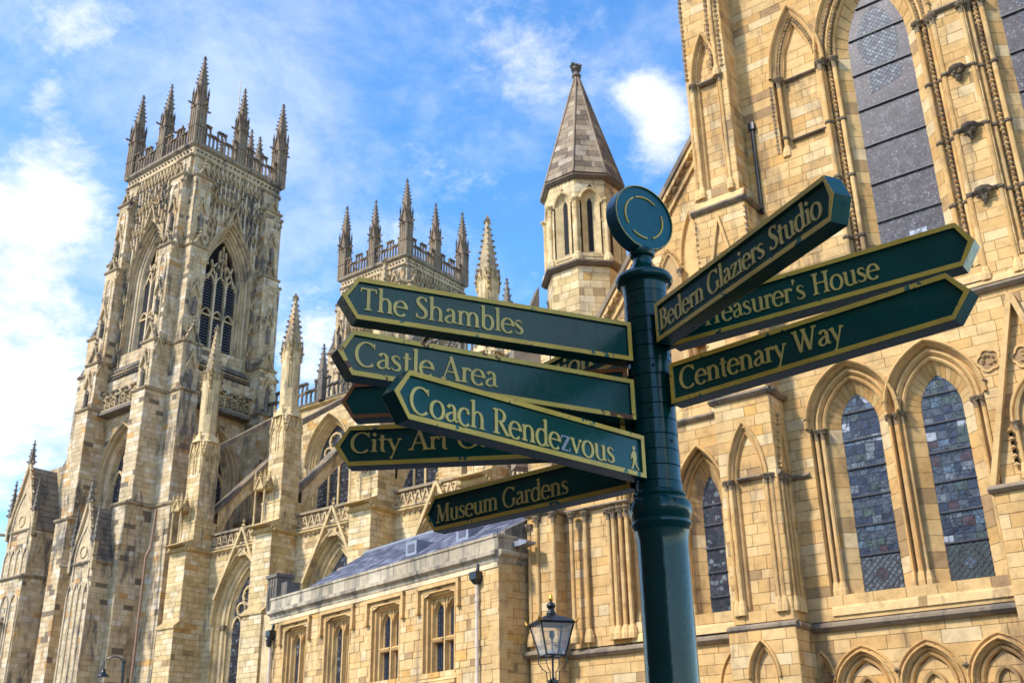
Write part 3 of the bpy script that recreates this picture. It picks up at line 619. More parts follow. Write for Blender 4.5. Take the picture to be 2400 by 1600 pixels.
def gablet(mb, F, c, hw, z0, z1, d, th=.12, w_=.13, tone=.4, crock=True, r=.09, fin=True, fill=True):
    if fill: mb.face([F(c - hw, z0, d + .02), F(c + hw, z0, d + .02), F(c, z1 - .05, d + .02)], tone + .1)
    strip(mb, F, [(c - hw, z0), (c, z1)], w_, d, d + th, tone); strip(mb, F, [(c + hw, z0), (c, z1)], w_, d, d + th * .98, tone)
    if crock:
        n = max(2, int((z1 - z0) / (r * 3.4)))
        for i in range(n):
            t_ = (i + .5) / n
            for sg in (-1, 1): blob(mb, F(c + sg * (hw * (1 - t_) + w_ * .6), z0 + (z1 - z0) * t_ + w_ * .3, d + th * .5), r, rnd.uniform(.0, .4))
    if fin:
        blob(mb, F(c, z1 + r, d + th * .5), r * 1.3, .2, 1.1); blob(mb, F(c, z1 + r * 3.2, d + th * .5), r * 1.0, .1, 1.6)
def saddle(mb, F, s0, s1, ze, zr, d0, d1, tone=.2, steps=9):
    c = (s0 + s1) / 2; hw = (s1 - s0) / 2
    mb.face([F(s0, ze, d1), F(s1, ze, d1), F(c, zr, d1)], .5)
    for sg in (-1, 1):
        for i in range(steps):
            a, b_ = i / steps, (i + 1) / steps
            x0, x1 = c + sg * hw * (1 - a) * 1.0, c + sg * hw * (1 - b_); z0, z1 = ze + (zr - ze) * a, ze + (zr - ze) * b_
            o = .05; q = [F(x0 + sg * o, z0, d0), F(x0 + sg * o, z0, d1), F(x1 + sg * o * .2, z1, d1), F(x1 + sg * o * .2, z1, d0)]; mb.face(q, tone + rnd.uniform(-.15, .25))
            mb.face([F(x0, z0, d0), F(x0, z0, d1), F(x0 + sg * o, z0, d1), F(x0 + sg * o, z0, d0)], 0)
def spire_part(parent, x, y, z0, z1, hw, mat, gry=.25, n=4, rot=R(45), crock=True, name='spire'):
    mb = MB(); k = 1.4142 if n == 4 else 1
    lathe(mb, (x, y, z0), [(hw * k, 0), (hw * k * .12, (z1 - z0) * .93)], n, gry, rot)
    if crock:
        m_ = max(4, int((z1 - z0) / .42))
        for i in range(m_):
            t_ = (i + .4) / m_; rr = hw * k * (1 - t_ * .88) + .05
            for j in range(4):
                a = rot + j * math.pi / 2; blob(mb, (x + rr * math.cos(a), y + rr * math.sin(a), z0 + (z1 - z0) * .93 * t_), .15 * (1 - t_ * .4) * (hw / .5) ** .4, rnd.uniform(0, .4), .9)
    zf = z0 + (z1 - z0) * .93; s_ = hw * .32
    for j in range(4): blob(mb, (x + s_ * math.cos(j * 1.571), y + s_ * math.sin(j * 1.571), zf - s_ * .3), s_ * .7, .1)
    blob(mb, (x, y, zf + s_ * .9), s_ * .8, .1, 1.6)
    return mb.build(name, mat, parent)
def pinnacle(parent, x, y, z0, zg, zs, zt, hw, mat, garg=True, dirs=(0, 1, 2, 3)):
    """square shaft z0..zg with panelled faces, gabled stage zg..zs, crocketed spire to zt"""
    mb = MB(); lathe(mb, (x, y, z0), [(hw * 1.414, 0), (hw * 1.414, zg - z0)], 4, .6, R(45))
    for j in range(4):
        a = j * math.pi / 2; F = Fr((x, y), (-math.sin(a), math.cos(a)))
        F.n = (math.cos(a), math.sin(a))
        for s_ in (-.92, -.31, .31, .92): box(mb, F, s_ * hw - .05, s_ * hw + .05, z0, zg - .12, hw, hw + .07, .6, .2)
        box(mb, F, -hw - .06, hw + .06, zg - .16, zg + .02, hw - .1, hw + .12, .3)
        box(mb, F, -hw - .06, hw + .06, z0 + (zg - z0) * .42, z0 + (zg - z0) * .42 + .1, hw - .1, hw + .1, .3)
    o = mb.build('pinnacle', mat, parent)
    mb = MB(); lathe(mb, (x, y, zg), [(hw * 1.25, 0), (hw * 1.0, zs - zg)], 4, .35, R(45))
    for j in range(4):
        a = j * math.pi / 2; F = Fr((x, y), (-math.sin(a), math.cos(a))); F.n = (math.cos(a), math.sin(a))
        gablet(mb, F, 0, hw * .95, zg, zg + (zs - zg) * .85, hw * .78, .14, .10, .3, True, .085 * (hw / .6) ** .5)
        for sg in (-1, 1):                     # corner shafts with little caps
            p = F(sg * hw, 0, hw); lathe(mb, (p[0], p[1], zg), [(.09, 0), (.09, (zs - zg) * .5), (.13, (zs - zg) * .55), (.0, (zs - zg) * .9)], 4, .3)
    mb.build('gabled_stage', mat, o)
    if garg:
        for j in dirs:
            a = j * math.pi / 2; g_ = MB(); d_ = Vector((math.cos(a), math.sin(a), 0)); p = Vector((x, y, zg)) + d_ * hw
            tube(g_, [tuple(p), tuple(p + d_ * .3 + Vector((0, 0, .04))), tuple(p + d_ * .55 + Vector((0, 0, -.02))), tuple(p + d_ * .72 + Vector((0, 0, .05)))], .10, 5, .3, [1, .8, 1.0, .5]); g_.build('gargoyle', mat, o)
    spire_part(o, x, y, zs, zt, hw * .72, mat)
    return o
def parapet(mb, F, s0, s1, z0, zlo, zhi, d, period=1.75, th=.3, tone=.45, cell=.36):
    """pierced battlement: slender mullions with little arched heads under a stepping top rail"""
    box(mb, F, s0, s1, z0, z0 + .16, d - th, d, tone - .1)
    n = max(1, round((s1 - s0) / cell)); c = (s1 - s0) / n; lv = []
    for i in range(n): lv.append(zhi if ((s0 + (i + .5) * c - s0) % period) < period * .52 else zlo)
    for i in range(n + 1):
        t_ = max(lv[max(0, i - 1)], lv[min(i, n - 1)]); box(mb, F, s0 + i * c - .045, s0 + i * c + .045, z0 + .14, t_, d - th * .8, d - th * .2, tone, .2)
    for i in range(n):
        a = s0 + i * c; t_ = lv[i]; box(mb, F, a - .05, a + c + .05, t_ - .12, t_ + .02, d - th, d + .03, tone - .2, .15)
        for zt_ in ([t_ - .12] if t_ == zlo else [t_ - .12, zlo - .14]):
            strip(mb, F, [(a + .03, zt_ - .2), (a + c * .28, zt_ - .05), (a + c * .5, zt_)], .07, d - th * .7, d - th * .3, tone); strip(mb, F, [(a + c - .03, zt_ - .2), (a + c * .72, zt_ - .05), (a + c * .5, zt_)], .07, d - th * .7, d - th * .3, tone)
        if t_ == zhi: box(mb, F, a, a + c, zlo - .14, zlo - .04, d - th * .8, d - th * .2, tone)
def glass_sheet(F, op, d, mat, parent, bars=(), nbar=0, name='glass', z0=None):
    mb = MB(); pts = op.path(0, 8, True); mb.face([F(a, b_, d) for a, b_ in reversed(pts)]); gl = mb.build(name, mat, parent)
    for z in bars:
        lb = MB(); h_ = op.half(z); box(lb, F, op.c - h_, op.c + h_, z - .022, z + .022, d + .01, d + .06); lb.build('saddle_bar', M['leadbar'], gl)
    return gl
def panes(F, op, d, parent, dz, nc, flip=0):
    """separate pieces of coloured glass, each tilted a hair, in a net of lead"""
    bk = MB(); bk.face([F(a, b_, d - .012) for a, b_ in reversed(op.path(0, 8, True))]); gl = bk.build('leading', M['leadbar'], parent)
    z = op.zb + 1.05; za = op.apex()
    while z < za - .05:
        z2 = min(z + dz * rnd.uniform(.8, 1.2), za); a, b_ = op.half(z), op.half(z2)
        cuts = [i / nc + (rnd.uniform(-.05, .05) if 0 < i < nc else 0) for i in range(nc + 1)]
        for u, v_ in zip(cuts, cuts[1:]):
            x = lambda t_, h_: op.c - h_ + 2 * h_ * t_
            if x(v_, a) - x(u, a) < .06: continue
            g_ = .008; t1, t2 = rnd.uniform(-.006, .006), rnd.uniform(-.006, .006)
            q = MB(); q.face([F(x(u, a) + g_, z + g_, d + t1), F(x(v_, a) - g_, z + g_, d - t1), F(max(x(v_, b_) - g_, x(u, b_) + g_ + .001), z2 - g_, d + t2), F(x(u, b_) + g_, z2 - g_, d - t2)])
            q.build('pane', rnd.choices(PANES, PW)[0], gl)
        z = z2
    # lattice of diamond quarries in the lowest panel
    la_ = MB(); z0, z1 = op.zb, op.zb + 1.0; bk2 = MB(); bk2.face([F(op.c - op.hw + .03, z0 + .03, d), F(op.c + op.hw - .03, z0 + .03, d), F(op.c + op.hw - .03, z1 - .03, d), F(op.c - op.hw + .03, z1 - .03, d)]); bk2.build('lattice_glass', PANES[4] if flip else PANES[5], gl)
    n = 6
    for i in range(-n, n + 1):
        o_ = i * 2 * op.hw / n
        for sg in (-1, 1):
            p = []
            for t_ in (0, 1):
                zz_ = z0 + (z1 - z0) * t_; p.append((op.c + o_ + sg * (zz_ - (z0 + z1) / 2), zz_))
            (x0_, y0_), (x1_, y1_) = p; lo, hi = op.c - op.hw, op.c + op.hw
            def cl(xx):  return y0_ + (xx - x0_) * (y1_ - y0_) / (x1_ - x0_)
            A_, B_ = p
            if x0_ > x1_: A_, B_ = B_, A_
            if B_[0] <= lo or A_[0] >= hi: continue
            if A_[0] < lo: A_ = (lo, cl(lo))
            if B_[0] > hi: B_ = (hi, cl(hi))
            strip(la_, F, [A_, B_], .03, d + .002 + (.002 if sg > 0 else 0), d + .012 + (.002 if sg > 0 else 0))
    cxm, czm = op.c, (z0 + z1) / 2
    strip(la_, F, [(cxm + .17 * math.cos(t_ * .524), czm + .17 * math.sin(t_ * .524)) for t_ in range(13)], .03, d + .005, d + .02)
    la_.build('lead_lattice', M['leadbar'], gl)
    rb = MB(); rb.face([F(cxm + .15 * math.cos(t_ * .524), czm + .15 * math.sin(t_ * .524), d + .006) for t_ in range(12)]); rb.build('roundel', PANES[3 if not flip else 2], gl)
    zb_ = op.zb + 1.03
    while zb_ < za - .3:
        lb = MB(); h_ = op.half(zb_); box(lb, F, op.c - h_, op.c + h_, zb_ - .02, zb_ + .02, d + .012, d + .05); zb_ += .80; lb.build('saddle_bar', M['leadbar'], gl)

# ================================================================ south transept
TR = thing('transept', 'honey coloured stone transept front with tall lancet windows and clustered shafts, filling the right side', 'cathedral transept')
FT = Fr((0, 28), (1, 0))
L1, L2 = Arch(-9.56, .54, 6.44, 11.05, 12.0), Arch(-7.31, .54, 6.44, 11.05, 12.0)
WA, WB = Arch(-7.24, .92, 14.6, 22.9, 25.3), Arch(-2.80, .92, 14.6, 22.9, 25.3)
BA = Arch(-9.68, .52, 19.9, 22.85, 24.75)
L0, L00 = Arch(-14.33, .31, 6.35, 9.55, 10.5), Arch(-16.15, .31, 6.35, 9.55, 10.5)
ARC = [Arch(c, .50, 2.0, 4.0, 4.72) for c in (-10.19, -8.53, -6.83)]
ARS = [Arch(-13.85, .20, 2.0, 4.3, 4.95), Arch(-11.27, .13, 2.0, 4.3, 4.75)]
string_zs = 5.7
# walls in coursed stone; the openings are cut where their mouldings start
ashlar('tr', FT, -13.2, 0, 0, string_zs - .1, [(a, .18) for a in ARC] + [(a, .12) for a in ARS], .31, (.4, 1.0))
ashlar('tr', FT, -13.2, 0, string_zs + .1, 13.8, [(L1, .70), (L2, .70)], .30, (.4, .9))
ashlar('tr', FT, -11.7, 0, 13.9, 18.5, [(WA, .80), (WB, .80)], .31, (.4, .9))
ashlar('tr', FT, -11.7, 0, 18.5, 31, [(WA, .80), (WB, .80), (BA, .30)], .31, (.4, .9))
ashlar('tr', FT, -20.4, -13.2, 0, string_zs - .1, [], .31, (.4, 1.0))
ashlar('tr', FT, -20.4, -13.2, string_zs + .1, 12.1, [(L0, .50), (L00, .50)], .30, (.35, .85))
LZ = Arch(-13.9, .20, 14, 17.4, 18.6)
ashlar('tr', FT, -18.6, -13.2, 12.2, 21.4, [(LZ, .14)], .31, (.4, .9), lim=lambda z: (-20.4 if z <= 15 else -17.2 + (z - 16.9) / 1.343, -13.2))
body = MB()
F_ = FT
box(body, F_, -13.2, .5, 0, 31, -14, -.95, .5); box(body, F_, -20.4, -13.2, 0, 14.5, -14, -.95, .5)
body.face([F_(-18.9, 14.5, -.03), F_(-13.2, 14.5, -.03), F_(-13.2, 22.1, -.03)], .5); body.face([F_(-18.9, 14.5, -6), F_(-13.2, 14.5, -6), F_(-13.2, 22.1, -6)], .5)
body.face([F_(-18.9, 14.5, -.03), F_(-13.2, 22.1, -.03), F_(-13.2, 22.1, -6), F_(-18.9, 14.5, -6)], .2)
body.face([F_(-20.4, 0, -.95), F_(-20.4, 0, 0), F_(-20.4, 14.5, 0), F_(-20.4, 14.5, -.95)], .5)
for a, b_ in ((L1, 13.8), (L2, 13.8), (L0, 12), (L00, 12)): pass
body.build('wall_core', M['honey'], TR)
# recess backs inside blind openings
def recess(key, F, op, d, e=0, **k): ashlar(key, F, op.c - op.hw - e, op.c + op.hw + e, op.zb, op.zs, d=d, **k); ashlar(key, F, op.c - op.hw - e, op.c + op.hw + e, op.zs, op.apex(e), d=d, lim=lambda z: (op.c - op.half(z, e), op.c + op.half(z, e)), **k)
recess('tr', FT, BA, -.30, .02, course=.31); recess('tr', FT, LZ, -.25, .02, course=.31)
for a in ARC + ARS: recess('tr', FT, a, -.22, .02, course=.31)

mo = MB(); sg_ = MB(); cp = MB(); sh = MB(); dt = MB(); ch = MB()
def dogtooth(mb, pts, r, tone=.45):
    for p in pts: blob(mb, p, r, tone + rnd.uniform(-.2, .2), 1.0)
    n = FT.n; q = [(p[0] - n[0] * r * .55, p[1] - n[1] * r * .55, p[2]) for p in pts]; tube(ch, q, r * .75, 5, .1)  # dark tube behind the teeth fills the gaps between them
def lancet(op, F=FT, dg=-.6, depth0=-.36, shafts=(.42, .60), e_out=.74, zs=None, rs=.062, sill=True, hoodpr=.12, rings=()):
    # splayed reveal in alternating stones
    n = max(3, round((op.zs - op.zb) / .42))
    for i in range(n):
        a, b_ = op.zb + (op.zs - op.zb) * i / n, op.zb + (op.zs - op.zb) * (i + 1) / n
        for sg in (-1, 1):
            tn = rnd.choice((.05, .3, .5, .6, .75, .9)); mo.face([F(op.c + sg * op.hw, a + .006, dg), F(op.c + sg * (op.hw + .30), a + .006, depth0), F(op.c + sg * (op.hw + .30), b_ - .006, depth0), F(op.c + sg * op.hw, b_ - .006, dg)], tn)
            mo.face([F(op.c + sg * (op.hw + .30), a + .006, depth0), F(op.c + sg * (op.hw + e_out), a + .006, depth0), F(op.c + sg * (op.hw + e_out), b_ - .006, depth0), F(op.c + sg * (op.hw + .30), b_ - .006, depth0)], min(1, tn + .1))
            mo.face([F(op.c + sg * (op.hw + e_out), a, depth0), F(op.c + sg * (op.hw + e_out), a, 0), F(op.c + sg * (op.hw + e_out), b_, 0), F(op.c + sg * (op.hw + e_out), b_, depth0)], .5)
    p0, p1 = op.path(0, 8, False), op.path(.30, 8, False)
    for i in range(len(p0) - 1):
        g_ = .03
        A_ = [tuple(u + (v_ - u) * g_ for u, v_ in zip(p0[i], p0[i + 1])), tuple(v_ + (u - v_) * g_ for u, v_ in zip(p0[i], p0[i + 1]))]; B_ = [tuple(u + (v_ - u) * g_ for u, v_ in zip(p1[i], p1[i + 1])), tuple(v_ + (u - v_) * g_ for u, v_ in zip(p1[i], p1[i + 1]))]
        mo.face([F(*A_[0], dg), F(*A_[1], dg), F(*B_[1], depth0), F(*B_[0], depth0)], rnd.choice((.25, .45, .6, .35)))
    k = (e_out + .02) / .76; mould(mo, F, op, [(.30 + (e - .30) * k if e > .3 else e, d) for e, d in ROLLS], 10, False, None, .5, .18)
    hood(mo, F, op, e_out, 0, hoodpr, .10)
    for sg in (-1, 1):
        for e in shafts:
            p = F(op.c + sg * (op.hw + e), 0, depth0 + .17); shaft(sh, p, op.zb + .24, op.zs, rs, True, rings, capmb=cp)
        pc = F(op.c + sg * (op.hw + e_out + .05), 0, .05); blob(cp, (pc[0], pc[1], op.zs + .28), .09, .3)
    if sill:
        s0, s1 = op.c - op.hw - e_out, op.c + op.hw + e_out
        pr = [(op.zb, dg), (op.zb - .06, dg + .3), (op.zb - .16, -.1), (op.zb - .36, .06), (op.zb - .55, .10)]
        mo.quadgrid([[F(s0, a, d), F(s1, a, d)] for a, d in pr], .75); 
        for s_ in (s0, s1): mo.face([F(s_, a, d) for a, d in pr] + [F(s_, op.zb - .55, dg)], .7)
for op in (L1, L2): lancet(op, e_out=.70)
mould(mo, FT, L1, [(.70, 0), (.74, 0)], 6, False)
for op in (L0, L00): lancet(op, e_out=.50, shafts=(.36,), rs=.055)
for op in (WA, WB): lancet(op, e_out=.80, shafts=(.38, .74), rs=.075, rings=(16.55, 18.6, 20.6), sill=True)
box(mo, FT, -11.5, 0, string_zs + .08, 6.08, 0, .05, .6)
# dogtooth between the great window shafts and round their arches
for op in (WA, WB):
    for sg in (-1, 1): dogtooth(dt, [FT(op.c + sg * (op.hw + .56), 14.9 + i * .16, -.22) for i in range(50)], .078)
    for e in (.46, .68):
        p = op.path(e, 26, False); dogtooth(dt, [FT(a, b_, -.12 if e < .5 else -.06) for a, b_ in p], .066)
for op in (BA,):
    p = op.path(.13, 16, False); dogtooth(dt, [FT(a, b_, -.10) for a, b_ in p], .05)
    dogtooth(dt, [FT(-10.62, 20.1 + i * .155, .02) for i in range(17)], .055)
    mould(mo, FT, BA, [(0, -.30), (.02, -.18), (.07, -.12), (.10, -.2), (.17, -.2), (.19, -.08), (.25, -.02), (.30, .0)], 10, False, None, .5, .15)
    hood(mo, FT, BA, .30, 0, .12, .11)
    mould(mo, FT, Arch(BA.c, BA.hw, 19.9, 22.85, 24.75), [(0, -.30), (.02, -.2), (.30, -.2), (.30, 0)], 2, True)
    shaft(sh, FT(BA.c - BA.hw - .15, 0, -.06), 20.15, 22.85, .075, True, (20.58,), capmb=cp)
    shaft(sh, FT(BA.c + BA.hw + .22, 0, -.02), 15.2, 22.85, .075, True, (16.55, 18.6, 20.55), capmb=cp)
for z in (22.8, 20.56): string(sg_, FT, -10.2, -9.1, z, -.3, .14, .09, .1)
# panel between the windows: strings and head corbels
for z in (20.66, 18.7, 16.66):
    string(sg_, FT, -5.50, -4.62, z, 0, .11, .09, .1)
    lathe(cp, FT(-5.04, z - .26, .10), [(.03, -.20), (.09, -.10), (.10, .02), (.22, .15), (.25, .22), (.23, .26)], 8, .05)
    for k in range(8): blob(cp, FT(-5.04 + rnd.uniform(-.16, .16), z - rnd.uniform(.12, .38), .18 + rnd.uniform(-.06, .06)), rnd.uniform(.05, .09), rnd.uniform(0, .8))
string(sg_, FT, -5.5, -4.6, 22.86, 0, .14, .12, .15)
for s_ in (-5.42, -4.62): shaft(sh, FT(s_, 0, .0), 14.3, 22.8, .07, True, (16.6, 18.65, 20.62), capmb=cp)
for op in (WA, WB):      # clear diamond quarries leaded into the head of the great windows
    q = MB(); q.face([FT(op.c + x, z, -.592) for x, z in ((.30, 22.2), (.55, 22.6), (.62, 23.1), (.55, 23.7), (.36, 24.2), (.0, 24.5), (-.36, 24.2), (-.55, 23.7), (-.62, 23.1), (-.5, 22.5), (-.2, 22.3), (-.1, 21.9), (.45, 21.6))][:11]); q.build('clear_quarries', M['quarry'], TR)
    q = MB(); q.face([FT(op.c + x, z, -.592) for x, z in ((-.45, 21.35), (.5, 21.6), (.62, 22.0), (.2, 22.15), (-.4, 22.1))]); q.build('clear_quarries', M['quarry'], TR)
    for k in range(3): q = MB(); q.face([FT(op.c - .08 + k * .17 + x, z, -.59) for x, z in ((0, 16.2), (.15, 16.2), (.15, 16.42), (0, 16.42))]); q.build('pane', PANES[6], TR)
# strings
string(sg_, FT, -11.5, 0, string_zs, 0, .20, .20, .2); string(sg_, FT, -20.4, -13.3, string_zs, 0, .20, .20, .2)
string(sg_, FT, -11.4, 0, 13.86, 0, .18, .18, .2); wedge(mo, FT, -11.4, 0, 13.9, 14.15, 0, .12, .7)
string(sg_, FT, -20.4, -13.3, 12.2, 0, .16, .16, .3)
# great buttress between aisle and transept
for z0, z1, a, b_, d in ((0, 5.6, -13.32, -11.42, 1.12), (5.8, 12.1, -13.2, -11.5, .98), (12.2, 18.35, -13.22, -11.52, 1.02), (18.5, 31, -13.12, -11.66, .92)):
    ho = {5.8: [(Arch(-12.36, .36, 6.0, 9.75, 11.0), .16)], 18.5: [(Arch(-12.4, .30, 19.0, 23.2, 24.65), .14)], 0: [(Arch(-12.4, .26, 2, 4.4, 5.1), .12)]}.get(z0, [])
    ashlar('tr', FT, a, b_, z0, z1, ho, .31, (.35, .8), d=d)
    ashlar('tr', FT.right(b_, d), 0, d, z0, z1, [], .31, (.3, .6)); ashlar('tr', FT.left(a, 0), 0, d, z0, z1, [], .31, (.3, .6))
    for op, e in ho:
        recess('tr', FT, op, d - .2, .02, course=.31, bl=(.3, .6))
        mould(mo, FT, op, [(0, d - .2), (.02, d - .1), (.06, d - .06), (.09, d - .11), (.12, d - .02), (.16, d)], 9, True, None, .5, .15); hood(mo, FT, op, e, d, .09, .08)
        if z0 == 18.5:
            dogtooth(dt, [FT(p, q, d - .04) for p, q in op.path(.06, 16, False)], .04)
            for sg in (-1, 1): shaft(sh, FT(op.c + sg * (op.hw + .19), 0, d + .02), 19.15, 23.2, .06, True, capmb=cp)
            shaft(sh, FT(op.c - op.hw - .36, 0, d - .02), 19.15, 23.2, .06, False)
            string(sg_, FT, op.c - op.hw, op.c + op.hw, 23.2, d - .15, .16, .12, .2)
        if z0 == 5.8:
            for sg in (-1, 1):
                for e_ in (.17, .32): shaft(sh, FT(op.c + sg * (op.hw + e_), 0, d + (.03 if e_ < .2 else -.0)), 6.3, 9.75, .055, True, capmb=cp)
            string(sg_, FT, op.c - op.hw, op.c + op.hw, 9.78, d - .15, .14, .10, .3)
for z, d, a, b_ in ((5.72, 1.0, -13.25, -11.48), (12.2, .98, -13.2, -11.5), (18.45, 1.0, -13.2, -11.55)): string_round(sg_, FT, a, b_, z, 0, d, pr=.18, h=.18, tone=.15)
wedge(mo, FT, -13.2, -11.5, 18.5, 18.8, .92, 1.05, .7)
F2 = FT.right(-11.5, .98)
for s_ in (.15, .40, .62): shaft(sh, F2(s_, 0, .03), 6.3, 9.7, .05, True, capmb=cp)
string(sg_, F2, 0, .98, 9.8, 0, .12, .12, .2); string(sg_, FT, -11.5, -10.95, 9.8, 0, .12, .12, .2)
gablet(mo, F2, .45, .26, 9.9, 11.3, .0, .1, .08, .3, True, .06)
gablet(mo, FT, -12.42, .52, 15.6, 18.05, 1.02, .10, .08, .5, False, fill=False, fin=False)
for s_ in (-13.2, -11.54): dogtooth(dt, [FT(s_, 12.5 + i * .2, 1.02) for i in range(29)], .07)
for s_ in (-13.08, -12.15, -11.8): dogtooth(dt, [FT(s_, 23.5 + i * .2, .95) for i in range(34)], .075)
shaft(sh, FT(-11.97, 0, .96), 23.4, 30.9, .07, False)
# drainpipe
dp = MB(); box(dp, FT, -11.42, -11.33, 18.2, 21.3, .0, .12); box(dp, FT, -11.47, -11.28, 21.25, 21.5, 0, .16); dp.build('drainpipe', M['black'], TR)
# wall arcade
for a in ARC:
    mould(mo, FT, a, [(0, -.22), (.03, -.1), (.08, -.06), (.11, -.14), (.15, -.04), (.18, 0)], 9, False, None, .5, .15)
    for e, p in ((.20, .10), (.32, .06)): hood(mo, FT, a, e, 0, p, .07)
    b2 = Arch(a.c, .22, 2, 3.95, 4.30); mould(mo, FT, b2, [(0, -.2), (0, -.12), (.07, -.08), (.10, -.2)], 8, True, None, .5)
    for sg in (-1, 1):
        shaft(sh, FT(a.c + sg * (a.hw + .10), 0, .0), 2, 4.0, .055, True, capmb=cp); strip(mo, FT, [(a.c + sg * .3, 3.8), (a.c + sg * .42, 4.0), (a.c + sg * .5, 3.9)], .06, -.2, -.08, .5)
        blob(cp, FT(a.c + sg * (a.hw + .33), 4.42, .06), .075, .3)
for a in ARS:
    mould(mo, FT, a, [(0, -.22), (.02, -.1), (.06, -.05), (.12, 0)], 9, True, None, .5, .15); hood(mo, FT, a, .14, 0, .08, .06)
# clustered shafts at the aisle corner
abox('tr', FT, -20.35, -19.3, 0, 9.95, 0, .55, course=.3, bl=(.35, .7))
for s_, d, zt_ in ((-20.28, .55, 9.75), (-19.95, .60, 9.95), (-19.32, .58, 10.0), (-18.82, .30, 9.95), (-18.42, .12, 9.95), (-17.55, .12, 9.9), (-17.35, .16, 9.9), (-17.12, .12, 9.9), (-16.92, .08, 9.9)):
    shaft(sh, FT(s_, 0, d), 6.2, zt_, .07, True, capmb=cp)
string(sg_, FT, -20.4, -16.8, 10.08, .0, .2, .12, .3); string_round(sg_, FT, -20.35, -19.3, 10.08, 0, .55, pr=.14, h=.12, tone=.3); string_round(sg_, FT, -20.35, -19.3, 5.75, 0, .55, pr=.2, h=.2, tone=.2)
for k in range(3): mould(mo, FT, Arch(-16.15, .75 + .16 * k, 9.9, 9.95, 11.6), [(0, 0), (.03, .08), (.09, .09), (.12, 0)], 9, False, None, .5)
abox('tr', FT, -20.35, -19.4, 10.1, 14.4, 0, .45, course=.3, bl=(.35, .7))
# half gable coping with crockets
strip(sg_, FT, [(-18.9, 14.6), (-13.35, 22.06)], .14, -.35, .16, .1); strip(mo, FT, [(-18.65, 14.3), (-13.1, 21.72)], .5, -.2, .05, .3); strip(mo, FT, [(-18.7, 14.42), (-13.15, 21.88)], .10, -.2, .22, .6)
for i in range(30):
    t_ = i / 29; blob(dt, FT(-18.72 + 5.5 * t_, 14.32 + 7.39 * t_, .12), .15, rnd.uniform(0, .35))
strip(mo, FT, [(-18.5, 14.15), (-13.2, 21.27)], .07, 0, .10, .6)
mould(mo, FT, LZ, [(0, -.25), (.03, -.12), (.08, -.05), (.14, 0)], 8, True, None, .5, .1); hood(mo, FT, LZ, .16, 0, .09, .08)
bl0 = Arch(-14.75, .32, 14.2, 17.0, 17.85); mould(mo, FT, bl0, [(0, 0), (.02, .08), (.08, .1), (.12, .03), (.16, .1), (.2, 0)], 9, True, None, .5, .1); mo.face([FT(a, b_, .012) for a, b_ in reversed(bl0.path(0, 8))], .1)
dogtooth(dt, [FT(a, b_, .08) for a, b_ in bl0.path(.1, 14, False)], .06)
for s_ in (-14.33, -15.16): shaft(sh, FT(s_, 0, .12), 14.3, 17.2, .06, True, capmb=cp)
for c_, z_ in ((-15.9, 15.2), (-16.9, 13.9)):
    op = Arch(c_, .3, 12.4, z_, z_ + .8); mould(mo, FT, op, [(0, 0), (.02, .08), (.08, .1), (.14, 0)], 8, True, None, .5, .1); mo.face([FT(a, b_, .012) for a, b_ in reversed(op.path(0, 8))], .1)
# small gabled niche beside the portal
abox('tr', FT, -6.22, -3.68, 0, 8.38, 0, .34, course=.31, bl=(.4, .9)); string_round(sg_, FT, -6.22, -3.68, 8.47, 0, .34, pr=.16, h=.16, tone=.3)
gablet(mo, FT, -4.95, 1.29, 8.55, 13.45, .02, .22, .14, .55, False, fill=False, fin=False)
NI = Arch(-4.95, .40, 8.7, 10.1, 11.0)
mould(mo, FT, NI, [(0, .02), (0, .12), (.07, .16), (.10, .08), (.14, .15), (.2, .15), (.22, 0)], 9, False, None, .5, .1); mo.face([FT(a, b_, .015) for a, b_ in reversed(NI.path(0, 8))], .15)
for sg in (-1, 1): shaft(sh, FT(-4.95 + sg * .5, 0, .12), 8.9, 10.1, .05, True, capmb=cp)
for k in range(3): dogtooth(dt, [FT(-5.62 + .0 * k, 9.0 + .22 * i, .1) for i in range(5)], .07)
for (cx_, cz_, r_) in ((-4.95, 11.75, .24), (-5.80, 11.85, .25)):
    strip(mo, FT, [(cx_ + (r_ + .05 * abs(math.sin(2.5 * t_ * .2094))) * math.cos(t_ * .2094), cz_ + (r_ + .05 * abs(math.sin(2.5 * t_ * .2094))) * math.sin(t_ * .2094)) for t_ in range(31)], .06, 0, .06, .5)
    mo.face([FT(cx_ + r_ * math.cos(t_ * .3927), cz_ + r_ * math.sin(t_ * .3927), .014) for t_ in range(16)], .0)
    for t_ in range(12): blob(dt, FT(cx_ + rnd.uniform(-.15, .15), cz_ + rnd.uniform(-.15, .15), .03), .05, .05)
mo.build('moulding', M['honey'], TR, kind='stuff'); sg_.build('string_course', M['ledge'], TR, kind='stuff'); cp.build('capital', M['capstone'], TR, kind='stuff'); sh.build('shaft', M['honey'], TR, kind='stuff'); dt.build('dogtooth_carving', M['honey'], TR, kind='stuff'); ch.build('dark_channel', M['ledge'], TR, kind='stuff')
panes(FT, L1, -.6, TR, .225, 4); panes(FT, L2, -.6, TR, .225, 4, 1)
for op in (L0, L00): glass_sheet(FT, op, -.6, M['lead2'], TR, (6.9, 7.6, 8.3, 9.0, 9.6), name='window')
for op in (WA, WB): glass_sheet(FT, op, -.6, M['lead1'], TR, [15.65, 17.0, 18.28, 19.6, 20.9, 22.2, 23.5, 24.6], name='window')
lay_stones('tr', M['honey'], TR)

